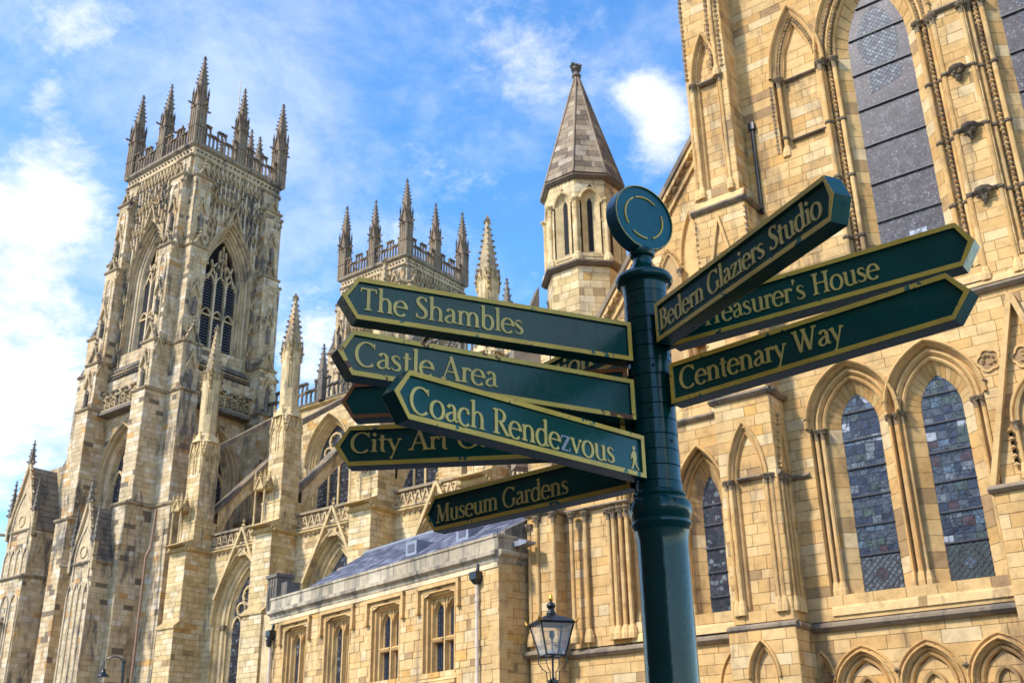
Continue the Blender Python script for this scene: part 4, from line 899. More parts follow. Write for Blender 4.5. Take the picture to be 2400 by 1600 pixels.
# ================================================================ octagonal spired turret
TU = thing('spired_turret', 'octagonal stone turret with a tall weathered pyramid spire and ball finial, beside the gable', 'turret')
TX, TY = -19.3, 30.0; AP = 1.36; sd_ = AP * .8284 / 2
tm = MB(); tc_ = MB(); tsh = MB()
for j in range(8):
    a = R(45 * j); F = Fr((TX + AP * math.cos(a), TY + AP * math.sin(a)), (-math.sin(a), math.cos(a)))
    op = Arch(0, .34, 19.75, 21.70, 22.22)
    vis = j in (4, 5, 6, 7, 0)
    ashlar('tu', F, -sd_, sd_, 19.3, 22.75, [(op, .06)], .30, (.3, .55), blocks=vis)
    ashlar('tu', F, -sd_, sd_, 12, 19.1, [], .30, (.3, .6), blocks=vis, acc=.12)
    mould(tsh, F, op, [(-.24, -.18), (-.06, -.09), (-.03, -.04), (.0, -.05), (.02, .04), (.07, .06), (.12, 0)], 8, False, None, .5, .1)
    for sg in (-1, 1): tsh.face([F(sg * .10, 19.5, -.18), F(sg * .34, 19.5, 0), F(sg * .34, 21.75, 0), F(sg * .10, 21.75, -.18)], .55)
    gl = MB(); gl.face([F(-.2, 19.6, -.2), F(.2, 19.6, -.2), F(.2, 22.2, -.2), F(-.2, 22.2, -.2)], .4); gl.build('recess_back', M['honey'], TU)
    sl = MB(); sl.face([F(-.085, 19.75, -.17), F(.085, 19.75, -.17), F(.085, 21.8, -.17), F(0, 22.0, -.17), F(-.085, 21.8, -.17)]); sl.build('lancet', M['hole'], TU)
    tm.face([F(-.40, 19.45, .03), F(.40, 19.45, .03), F(.12, 19.8, -.2), F(-.12, 19.8, -.2)], .7)
    v = F(sd_, 0, 0.0); shaft(tsh, v, 19.5, 21.85, .085, True, n=8, leaf=False)
    string(tm, F, -sd_ - .1, sd_ + .1, 19.25, 0, .22, .2, .05); string(tm, F, -sd_ - .08, sd_ + .08, 22.85, 0, .17, .18, .05)
    for k in range(7): blob(tc_, F(-sd_ + (k + .5) * sd_ * 2 / 7, 22.68, .05), .065, .2)
    # spire face in courses of its own blocks
    A2 = AP + .14; s2 = A2 * .4142
    nC = 19; z0, z1 = 22.9, 28.25
    for i in range(nC):
        u, v2 = i / nC, (i + 1) / nC; ru, rv = 1 - u * .955, 1 - v2 * .955; za, zb2 = z0 + (z1 - z0) * u, z0 + (z1 - z0) * v2; nb = 3 if u < .35 else 2 if u < .7 else 1
        cuts = [-1] + sorted(rnd.uniform(-.6, .6) for _ in range(nb - 1)) + [1]
        for p, q in zip(cuts, cuts[1:]):
            fa = lambda t_, r_, z_, o=0: (TX + (A2 * r_ + o) * math.cos(a) - s2 * r_ * t_ * math.sin(a), TY + (A2 * r_ + o) * math.sin(a) + s2 * r_ * t_ * math.cos(a), z_)
            g_ = .012; o = rnd.uniform(0, .012); tn = rnd.random()
            fr4 = [fa(p + g_, ru, za + .006, o), fa(q - g_, ru, za + .006, o), fa(q - g_, rv, zb2 - .006, o), fa(p + g_, rv, zb2 - .006, o)]; bk4 = [fa(p, ru, za, -.03), fa(q, ru, za, -.03), fa(q, rv, zb2, -.03), fa(p, rv, zb2, -.03)]
            STONES.setdefault('sp', dict(b=[], back=MB()))['b'].append((fr4, bk4, tn)); STONES['sp']['back'].face([fa(p, ru, za, -.028), fa(q, ru, za, -.028), fa(q, rv, zb2, -.028), fa(p, rv, zb2, -.028)], .1)
    ang = a + R(22.5); rr = A2 / math.cos(R(22.5))
    tube(tm, [(TX + rr * math.cos(ang), TY + rr * math.sin(ang), 22.9), (TX + rr * .05 * math.cos(ang), TY + rr * .05 * math.sin(ang), 28.25)], .045, 5, .55)
tm.build('turret_moulding', M['spire'], TU, kind='stuff'); tc_.build('corbel_carving', M['spire'], TU, kind='stuff'); tsh.build('corner_shaft', M['cream'], TU, kind='stuff')
lay_stones('tu', M['cream'], TU); lay_stones('sp', M['spire'], TU, name='spire_block')
mb = MB(); lathe(mb, (TX, TY, 28.05), [(.13, 0), (.13, .2), (.19, .24), (.19, .3), (.11, .34), (.11, .48), (.2, .55), (.1, .85)], 10, .2)
for k in range(14): a = k * .9; blob(mb, (TX + .17 * math.cos(a), TY + .17 * math.sin(a), 28.62 + .12 * (k % 3)), .10, .05)
mb.build('finial', M['grime'], TU)
mb = MB(); FB = Fr((TX - 1.55, TY - 1.0), (.8, -.6)); wedge(mb, FB, -.3, .3, 16.3, 18.9, 0, 1.0, .1); box(mb, FB, -.3, .3, 12, 16.3, 0, 1.0, .5); mb.build('raking_buttress', M['spire'], TU)
mb = MB(); tube(mb, [(-21.4, 29, 17.9), (-23.4, 29, 17.45)], .025, 5); tube(mb, [(-22.6, 29, 17.4), (-22.6, 29, 18.1)], .02, 5); mb.build('aerial', M['leadbar'], TU)

# ================================================================ low stone building in front of the nave
GB = thing('stone_building', 'low two tone stone building with mullioned windows, slate roof and cream downpipes at bottom centre', 'stone building')
FG = Fr((-20.74, 26.4), (.978, -.208)); FE = FG.right(0, 0)
WN = [-12.38, -9.30, -6.16, -3.06]
wo = [Arch(c, .86, 5.35 if i > 1 else 3.6, 8.0, 8.0) for i, c in enumerate(WN)]
ashlar('gb', FG, -14.45, 0, 0, 8.45, [(o, .04) for o in wo], .27, (.2, .62), acc=.08, tone=(.35, .97), rough=.03, vary=.32)
ashlar('ge', FE, 0, 2.2, 0, 8.45, [], .27, (.4, .75), tone=(.25, .7), acc=.1)
bm = MB(); box(bm, FG, -14.45, -.03, 0, 9.0, -7, -.55, .5); bm.build('wall_core', M['honey'], GB)
gm = MB()
for F, a, b_ in ((FG, -14.5, .05), (FE, -.05, 2.0)):
    for i in range(int((b_ - a) / .8) + 1):              # cornice and parapet stones
        s0, s1 = a + i * .8, min(a + i * .8 + .8, b_)
        if s1 - s0 < .1: continue
        tn = rnd.uniform(.2, .7); g_ = .008
        pr = [(8.42, 0), (8.50, .05), (8.60, .07), (8.68, .20), (8.80, .21), (8.86, .05), (9.22, .05), (9.25, .09), (9.33, .09), (9.37, -.35)]
        gm.quadgrid([[F(s0 + g_, z_, d), F(s1 - g_, z_, d)] for z_, d in pr], tn); 
        for s_ in (s0 + g_, s1 - g_): gm.face([F(s_, z_, d) for z_, d in pr] + [F(s_, 8.42, -.35)], tn)
gm.build('parapet', M['parapet'], GB, kind='stuff')
lg_ = MB(); box(lg_, FG, -14.5, 0, 8.3, 8.44, 0, .05, .8); lg_.build('frieze_band', M['cream'], GB)
for i, (c, o) in enumerate(zip(WN, wo)):
    wm = MB(); F = FG; zb = o.zb
    mould(wm, F, o, [(.04, 0), (.04, .03), (-.02, .03), (-.03, -.08), (-.10, -.10), (-.12, -.22), (-.17, -.24), (-.17, -.34)], 2, True, None, .5, .25)
    pw = .13
    for sg in (-1, 1):
        # light with a pointed head cut in the stone panel
        lt = Arch(c + sg * .365, .31, zb, 7.25, 7.74)
        pp = lt.path(0, 7, True, zb)
        L_, R_ = (c - .71, c - .0) if sg < 0 else (c + .0, c + .71)
        n = len(pp); top = 7.86; prev = None
        for (x0, z0), (x1, z1) in zip(pp, pp[1:]):
            if abs(z1 - z0) > .5 and abs(x1 - x0) < .01:
                e_ = L_ if x0 < lt.c else R_; wm.face([F(e_, zb, -.30), F(x0, zb, -.30), F(x0, 7.25, -.30), F(e_, 7.25, -.30)], .55)
            else: wm.face([F(x0, z0, -.30), F(x1, z1, -.30), F(x1, top, -.30), F(x0, top, -.30)], .55)
        for e_, x0 in ((L_, lt.c - .31), (R_, lt.c + .31)): wm.face([F(e_, 7.25, -.30), F(x0, 7.25, -.30), F(x0, top, -.30), F(e_, top, -.30)], .55)
        mould(wm, F, lt, [(.03, -.30), (.025, -.27), (.01, -.26), (0, -.29), (-.02, -.36), (-.05, -.40), (-.055, -.44)], 7, True, zb, .5, .15)
        gl = MB(); gd = -.42
        gl.face([F(lt.c - .29, zb, gd), F(lt.c + .29, zb, gd), F(lt.c + .29, 7.75, gd), F(lt.c - .29, 7.75, gd)]); gp = gl.build('pane', M['lead2'] if i < 2 else PANES[0], GB)
        bars = MB()
        if i > 1:
            for kx in (-.11, 0, .11): box(bars, F, lt.c + kx - .006, lt.c + kx + .006, zb, 7.6, gd + .003, gd + .02)
            zz_ = zb + .2
            while zz_ < 7.6: box(bars, F, lt.c - .26, lt.c + .26, zz_ - .006, zz_ + .006, gd + .004, gd + .022); zz_ += .17
            bars.build('lead_glazing', M['leadbar'], gp)
            wm2 = [(6.56, -.26), (6.50, -.18), (6.42, -.22), (6.40, -.3)]
            wm.quadgrid([[F(lt.c - .30, z_, d), F(lt.c + .30, z_, d)] for z_, d in [(6.58, -.5)] + wm2 + [(6.40, -.5)]], .4)
    for s_ in (-.71, .71): wm.face([F(c + s_, zb, -.34), F(c + s_, zb, -.30), F(c + s_, 7.86, -.30), F(c + s_, 7.86, -.34)], .5)
    strip(wm, F, [(c, zb), (c, 7.5)], .07, -.32, -.22, .6); strip(wm, F, [(c - .12, 7.84), (c, 7.3), ], .04, -.31, -.26, .6); strip(wm, F, [(c + .12, 7.84), (c, 7.3)], .04, -.31, -.26, .6)
    hd = [(c - 1.10, 7.42), (c - 1.10, 8.2), (c + 1.10, 8.2), (c + 1.10, 7.42)]
    for p, q in zip(hd, hd[1:]): 
        if abs(p[0] - q[0]) < .01: box(wm, F, p[0] - .06, p[0] + .06, 7.42, 8.25, 0, .13, .55)
        else: box(wm, F, p[0] - .06, q[0] + .06, 8.13, 8.25, 0, .135, .55)
    for sg in (-1, 1): box(wm, F, c + sg * 1.10 - .09, c + sg * 1.10 + .09, 7.36, 7.44, 0, .15, .3)
    wedge(wm, F, c - .95, c + .95, zb - .2, zb + .02, -.35, .12, .75); box(wm, F, c - .95, c + .95, zb - .32, zb - .2, 0, .1, .6)
    wm.build('window_frame', M['honey'], GB)
# quoins and door-side pilaster on the corner
for i in range(29):
    q = MB(); z_ = .02 + i * .29; w1, w2 = (.55, .3) if i % 2 else (.3, .55); box(q, FG, -w1, .012, z_, z_ + .275, -w2, .012, rnd.uniform(.4, .8)); q.build('quoin', M['honey'], GB)
# roof of slates
rz = lambda d: 9.15 + (-.3 - d) * .68
sl = MB(); nR = 14
for i in range(nR):
    d0 = -.3 - i * 3.4 / nR; d1 = d0 - 3.4 / nR - .06; s = -14.2 + (i * .06); e_ = -.35
    while s < e_:
        w_ = rnd.uniform(.28, .45); t_ = min(s + w_, e_); z0, z1 = rz(d0) + .012 + rnd.uniform(0, .02), rz(d1) + .0
        sl.face([FG(s, z0, d0), FG(t_ - .008, z0, d0), FG(t_ - .008, z1, d1), FG(s, z1, d1)], rnd.random()); sl.face([FG(s, z0 - .015, d0), FG(t_ - .008, z0 - .015, d0), FG(t_ - .008, z0, d0), FG(s, z0, d0)], 0); s = t_
roof = MB(); roof.face([FG(-14.3, rz(-.3) - .02, -.3), FG(-.3, rz(-.3) - .02, -.3), FG(-.3, rz(-3.7) - .02, -3.7), FG(-13.4, rz(-3.7) - .02, -3.7)]); roof.face([FG(-.3, rz(-.3), -7), FG(-14.3, rz(-.3), -7), FG(-13.4, rz(-3.7) - .02, -3.7), FG(-.3, rz(-3.7) - .02, -3.7)]); roof.face([FG(-14.3, rz(-.3), -.3), FG(-13.4, rz(-3.7), -3.7), FG(-14.3, rz(-.3), -7)])
ro = roof.build('roof', M['slate'], GB); sl.build('slate', M['slate'], ro, kind='stuff')
mb = MB(); tube(mb, [FG(-13.4, rz(-3.7) + .03, -3.7), FG(-.3, rz(-3.7) + .03, -3.7)], .08, 8); mb.build('ridge', M['leadsheet'], ro)
for s_ in (-7.0, -3.9):
    mb = MB(); d0 = -1.7; z0 = rz(d0); box(mb, FG, s_ - .34, s_ + .34, z0 - .1, z0 + .48, d0 - .9, d0 + .1, .5); o = mb.build('roof_vent', M['leadsheet'], ro)
    mb = MB(); box(mb, FG, s_ - .2, s_ + .2, z0 + .06, z0 + .36, d0 + .1, d0 + .12); mb.build('vent_opening', M['slate'], o)
mb = MB(); mb.prism([FG(-.32, 8.9, -.3), FG(-.02, 8.9, -.3), FG(-.02, 8.9, -7), FG(-.32, 8.9, -7)], [FG(-.32, 9.5, -.3), FG(-.02, 9.5, -.3), FG(-.02, 9.5, -7), FG(-.32, 9.5, -7)], .4)
mb.prism([FG(-.32, 9.5, -.3), FG(-.02, 9.5, -.3), FG(-.02, 9.5, -7), FG(-.32, 9.5, -7)], [FG(-.32, 9.55, -.4), FG(-.02, 9.55, -.4), FG(-.02, 11.2, -3.7), FG(-.32, 11.2, -3.7)], .3); mb.build('verge_wall', M['grime'], GB)
# panelled stone turret base at the far corner
mb = MB(); box(mb, FG, -15.05, -14.15, 0, 8.75, -.9, .02, .6); mb.build('end_pier', M['cream'], GB)
mb = MB(); box(mb, FG, -15.0, -14.2, 8.75, 10.25, -.7, .0, .1); box(mb, FG, -14.2, -13.7, 8.9, 9.95, -.8, -.2, .1)
for s_ in (-14.8, -14.6, -14.4): strip(mb, FG, [(s_, 8.8), (s_, 10.15)], .05, 0, .04, .4)
for c in (-14.7, -14.5): mould(mb, FG, Arch(c, .08, 9, 9.7, 9.9), [(0, .01), (0, .04), (.03, .04)], 5)
box(mb, FG, -15.06, -14.14, 10.2, 10.34, -.76, .07, .1); mb.build('panelled_turret', M['grime'], GB)
for s_, zt_ in ((-.93, 7.9), (-14.13, 7.65)):
    mb = MB(); p = FG(s_, 0, .12); lathe(mb, (p[0], p[1], 0), [(.055, 0), (.055, zt_)], 10)
    for z_ in (2, 4, 6, 7.4): lathe(mb, (p[0], p[1], z_ * zt_ / 7.9), [(.055, -.05), (.072, -.05), (.072, .05), (.055, .05)], 10)
    o = mb.build('downpipe', M['pipe'], GB)
    h_ = MB(); box(h_, FG, s_ - .17, s_ + .17, zt_ + .12, zt_ + .36, .0, .30); h_.prism([FG(s_ - .07, zt_ - .02, .2), FG(s_ + .07, zt_ - .02, .2), FG(s_ + .07, zt_ - .02, .05), FG(s_ - .07, zt_ - .02, .05)], [FG(s_ - .15, zt_ + .12, .28), FG(s_ + .15, zt_ + .12, .28), FG(s_ + .15, zt_ + .12, .02), FG(s_ - .15, zt_ + .12, .02)])
    tube(h_, [FG(s_, zt_ + .3, .12), FG(s_, zt_ + .62, .05)], .05, 8); h_.build('rainwater_hopper', M['black'], o)
lw = MB(); lw_c = FG(-14.05, 7.35, .25); lathe(lw, lw_c, [(.05, 0), (.1, .05), (.13, .25), (.15, .27), (.05, .36), (.02, .42)], 6); lw.build('wall_lantern', M['black'], GB)
fl = MB(); box(fl, FE, .55, .85, 8.98, 9.14, .1, .55); fl.prism([FE(.5, 8.95, .4), FE(.9, 8.95, .4), FE(.9, 8.98, .75), FE(.5, 8.98, .75)], [FE(.5, 9.17, .4), FE(.9, 9.17, .4), FE(.9, 9.05, .8), FE(.5, 9.05, .8)]); fl.build('floodlight', M['leadsheet'], GB)
lay_stones('gb', M['honey'], GB); lay_stones('ge', M['honey'], GB, single=False)

# ================================================================ nave
NV = thing('nave', 'long cream stone nave with flying buttresses and pinnacles, between tower and low building', 'cathedral nave')
FN = Fr((0, 45), (1, 0)); FC = Fr((0, 52), (1, 0))
XB = [-60.9, -52.4, -43.9, -35.4, -26.9]
nw = [Arch(x + 4.25, 1.55, 5, 12.4, 15.7) for x in [-69.4 + .0] + XB[:-1]]; nw[0] = Arch(-65.0 + .35, 1.45, 5, 12.2, 15.3)
cw = [Arch(x + 4.25, 1.75, 20.5, 24.6, 27.6) for x in XB[:-1]]
ashlar('nv', FN, -66, -22, 0, 17.2, [(o, .95) for o in nw], .34, (.5, 1.1), gap=.022)
ashlar('nv', FC, -65, -22, 17, 29.3, [(o, .55) for o in cw], .36, (.5, 1.1), gap=.024)
nm = MB(); cr = MB()
box(nm, FC, -65, -22, 17, 29.3, -8, -.95, .5); box(nm, FN, -66, -22, 0, 17.2, -7, -1.1, .5)
nm.face([FN(-66, 17.5, -.3), FN(-22, 17.5, -.3), FN(-22, 19.6, -7), FN(-66, 19.6, -7)], .1)
for F, ops, e, dg, hoodd in ((FN, nw, .95, -.9, True), (FC, cw, .55, -.8, False)):
    for op in ops:
        k = e / .95
        mould(nm, F, op, [(0, dg), (.15 * k, dg + .2), (.18 * k, dg + .32), (.30 * k, dg + .36), (.36 * k, dg + .28), (.42 * k, dg + .45), (.55 * k, dg + .52), (.60 * k, dg + .42), (.68 * k, dg + .62), (.80 * k, -.12), (.86 * k, -.18), (.90 * k, 0), (.95 * k, 0)], 9, True, None, .5, .2)
        hood(nm, F, op, e, 0, .2, .16)
        mb = MB(); mb.face([F(a, b_, dg) for a, b_ in reversed(op.path(0, 8))]); gl = mb.build('window', M['lead2'], NV)
        tr = MB(); t0 = .5
        for s_ in (-.52, .52): strip(tr, F, [(op.c + s_, op.zb), (op.c + s_, op.zs + .2)], .14, dg, dg + .14, .6)
        w3 = op.hw / 3
        for s_ in (-1.04, 0, 1.04): a3 = Arch(op.c + s_, .45, op.zs - .6, op.zs - .2, op.zs + .5); strip(tr, F, a3.path(0, 6, False), .12, dg, dg + .12, .6)
        for cx_, cz_, r_ in ((op.c, op.zs + 1.75, .62), (op.c - .72, op.zs + .95, .4), (op.c + .72, op.zs + .95, .4)):
            strip(tr, F, [(cx_ + r_ * math.cos(t_ * .524), cz_ + r_ * math.sin(t_ * .524)) for t_ in range(13)], .11, dg, dg + .13, .6)
            for q in range(4): strip(tr, F, [(cx_ + r_ * .45 * math.cos(q * 1.571 + t_ * .5) * 1.0 + r_ * .45 * math.cos(q * 1.571), cz_ + r_ * .45 * math.sin(q * 1.571 + t_ * .5) + r_ * .45 * math.sin(q * 1.571)) for t_ in (-2, -1, 0, 1, 2)], .06, dg, dg + .09, .6)
        z_ = op.zb + .5
        tr.build('tracery', M['cream'], gl); lb = MB()
        while z_ < op.zs: box(lb, F, op.c - op.hw, op.c + op.hw, z_ - .025, z_ + .025, dg + .01, dg + .05); z_ += .7
        lb.build('glazing_bars', M['leadbar'], gl, kind='stuff')
        for sg in (-1, 1):
            for e_ in ((.33, .62) if hoodd else ()): lathe(cr, F(op.c + sg * (op.hw + e_), op.zs - .35, dg + .5), [(.1, 0), (.17, .25), (.17, .33)], 8, .1)
for op in nw[1:]:                                          # steep crocketed gables over the aisle windows
    gablet(nm, FN, op.c, 2.35, 14.0, 18.45, .02, .26, .17, .5, True, .12, fill=False); box(nm, FN, op.c - .35, op.c + .35, 16.6, 17.2, .02, .14, .35)
string(nm, FN, -66, -22, 17.3, 0, .25, .24, .2); string(nm, FC, -65, -22, 29.4, 0, .25, .24, .2)
for i in range(int(44 / .42)): blob(cr, FN(-65.8 + i * .42, 17.02, .1), .10, .3)
par = MB()                                                 # zigzag pierced aisle parapet
s = -65.5
box(par, FN, -66, -22, 17.4, 17.52, -.15, .12, .4); box(par, FN, -66, -22, 18.35, 18.5, -.18, .16, .15)
while s < -22.6:
    strip(par, FN, [(s, 17.5), (s + .3, 18.36)], .09, -.08, .05, .4); strip(par, FN, [(s + .6, 17.5), (s + .3, 18.36)], .09, -.08, .05, .5); blob(par, FN(s + .3, 17.75, 0), .13, .4); blob(par, FN(s + .6, 18.15, 0), .11, .3); s += .6
par.build('aisle_parapet', M['pale'], NV, kind='stuff')
cpp = MB(); parapet(cpp, FC, -64.9, -22, 29.5, 30.7, 31.4, .15, 2.2, .3, .3, .5); cpp.build('clerestory_parapet', M['grime'], NV, kind='stuff')
for i, xb in enumerate(XB):
    b_ = MB(); a0, a1 = xb - .88, xb + .88
    abox('nv', FN, a0, a1, 0, 12.15, 0, 2.35, course=.34, bl=(.5, 1.0), gap=.022); abox('nv', FN, a0, a1, 12.15, 17.2, 0, 2.0, course=.34, bl=(.5, 1.0), gap=.022)
    wedge(nm, FN, a0 - .08, a1 + .08, 12.2, 12.6, 1.95, 2.45, .15); box(nm, FN, a0 - .08, a1 + .08, 12.08, 12.2, 1.0, 2.45, .2)
    string_round(nm, FN, a0, a1, 17.3, 0, 2.0, pr=.22, h=.24, tone=.15); box(nm, FN, a0 - .1, a1 + .1, 17.3, 17.45, 0, 2.1, .2)
    # pinnacle standing on the buttress
    px, py = xb, 44.35; FP = Fr((px, py), (1, 0))
    mb = MB()
    for (hw_, za, zb_) in ((.86, 17.4, 19.2), (.72, 19.2, 24.9)): 
        for j in range(4):
            a = j * math.pi / 2; F = Fr((px + hw_ * math.cos(a), py + hw_ * math.sin(a)), (-math.sin(a), math.cos(a))); ashlar('pn%d' % i, F, -hw_, hw_, za, zb_, [], .36, (.4, .9), gap=.02, blocks=j in (0, 3))
    box(mb, FP, -.9, .9, 19.1, 19.25, -.9, .9, .3)
    for j in range(4):
        a = j * math.pi / 2; F = Fr((px, py), (-math.sin(a), math.cos(a)))
        for sg in (-.36, .36): strip(mb, F, Arch(sg, .24, 22.6, 23.6, 24.2).path(0, 5), .07, .72, .78, .3)
        for sg in (-.36, .36): gablet(mb, F, sg, .33, 23.9, 25.3, .70, .12, .08, .5, True, .08)
        for sg in (-.36, .36): strip(mb, F, Arch(sg * .55, .16, 27, 28.6, 29.1).path(0, 5), .05, .46, .50, .1)
        for sg in (-.2, .2): gablet(mb, F, sg, .22, 28.9, 30.1, .44, .1, .06, .4, True, .07)
        for sg in (-.48, .48):
            p = F(sg, 0, .48); lathe(mb, (p[0], p[1], 29.2), [(.07, 0), (.07, .6), (.10, .65), (0, 1.5)], 4, .2)
    lathe(mb, (px, py, 24.9), [(1.0, 0), (.62, .7), (.62, 4.6), (.66, 4.7)], 8, .6, R(22.5)); box(mb, FP, -.52, .52, 29.0, 29.15, -.52, .52, .2)
    o = mb.build('pinnacle', M['cream'], NV); lay_stones('pn%d' % i, M['cream'], o, single=False)
    spire_part(o, px, py, 29.4, 34.15, .50, M['pale'])
    # little open canopy for a statue in front of it
    tb = MB(); ty = 43.2; FTb = Fr((px - .35, ty), (1, 0))
    for sx in (-.42, .42):
        for sy in (-.35, .35): lathe(tb, (px - .35 + sx, ty + sy, 17.45), [(.09, 0), (.09, .2), (.055, .3), (.055, 2.5), (.1, 2.6)], 6, .6)
    box(tb, FTb, -.52, .52, 19.95, 20.1, -.45, .45, .3)
    for j in range(4):
        a = j * math.pi / 2; F = Fr((px - .35, ty), (-math.sin(a), math.cos(a))); F.n = (math.cos(a), math.sin(a)); gablet(tb, F, 0, .40, 19.9, 20.75, .40, .12, .08, .4, True, .08)
        p = F(.45, 0, .45); spire_part(None, 0, 0, 0, 1, .1, M['pale']) if False else lathe(tb, (p[0], p[1], 20.0), [(.1, 0), (.1, .5), (.13, .55), (.0, 1.2)], 4, .3)
    wedge(tb, FTb, -.5, 1.2, 17.45, 18.1, -.6, .9, .25); tb.build('statue_canopy', M['cream'], NV)
    # flying buttress
    FX = Fr((xb, 0), (0, 1)); fb = MB(); n = 10
    topz = lambda y: 20.0 + (y - 45.3) * 1.046
    arc_ = [(45.9 + 6.0 * (1 - math.cos(R(90 * q / n))) * .0 + 6.1 * (q / n), 17.6 + 7.6 * math.sin(R(90 * q / n)) ** 1.0 * (.55 + .45 * q / n)) for q in range(n + 1)]
    lo_ = [(45.7 + (52 - 45.7) * q / n, min(topz(45.7 + 6.3 * q / n) - .95, 17.7 + 5.0 * math.sin(R(90 * min(1, q / 4))) + max(0, q - 4) * 1.2)) for q in range(n + 1)]
    fb.quadgrid([[FX(y, z_, -.3) for y, z_ in lo_], [FX(y, topz(y), -.3) for y, z_ in lo_], [FX(y, topz(y), .3) for y, z_ in lo_], [FX(y, z_, .3) for y, z_ in lo_], [FX(y, z_, -.3) for y, z_ in lo_]], .6)
    for sg_f in (1,):
        for q in range(n): 
            (y0, za), (y1, zb_) = lo_[q], lo_[q + 1]; t0, t1 = topz(y0), topz(y1); kk_ = 2
            for u in range(kk_): fb.face([FX(y0 + .01, za + (t0 - za) * u / kk_ + .015, .312), FX(y1 - .01, zb_ + (t1 - zb_) * u / kk_ + .015, .312), FX(y1 - .01, zb_ + (t1 - zb_) * (u + 1) / kk_ - .015, .312), FX(y0 + .01, za + (t0 - za) * (u + 1) / kk_ - .015, .312)], rnd.uniform(.1, .9))
    strip(fb, FX, lo_, .14, -.34, .34, .4)
    fo = fb.build('flying_buttress', M['cream'], NV); fc = MB(); strip(fc, FX, [(45.0, topz(45.0) + .1), (52, topz(52) + .1)], .26, -.42, .42, .2); strip(fc, FX, [(45, 24.6), (52, 29.6)], .34, -.32, .32, .2); fc.build('coping', M['ledge'], fo)
    abox('nv', FC, xb - .5, xb + .5, 17, 29.3, 0, .5, course=.36, bl=(.4, .8), gap=.02)
nm.build('nave_moulding', M['cream'], NV, kind='stuff'); cr.build('carved_corbel', M['pale'], NV, kind='stuff')
for xs in (-64.0, -57.5, -48.2, -39.7):
    mb = MB(); p = FC(xs, 29.5, .2); lathe(mb, p, [(.35, 0), (.35, 2.2), (.42, 2.3)], 4, .2, R(45)); o = mb.build('small_pinnacle', M['grime'], NV); spire_part(o, p[0], p[1], 31.7, 34.2, .26, M['grime'])
mb = MB(); lathe(mb, (-63.9, 42.6, 8), [(.09, 0), (.09, 9.2)], 8); tube(mb, [(-63.9, 42.6, 17.2), (-63.9, 42.9, 17.9), (-63.9, 43.0, 20.5)], .09, 8); mb.build('downpipe', M['bpipe'], NV)
lay_stones('nv', M['cream'], NV)

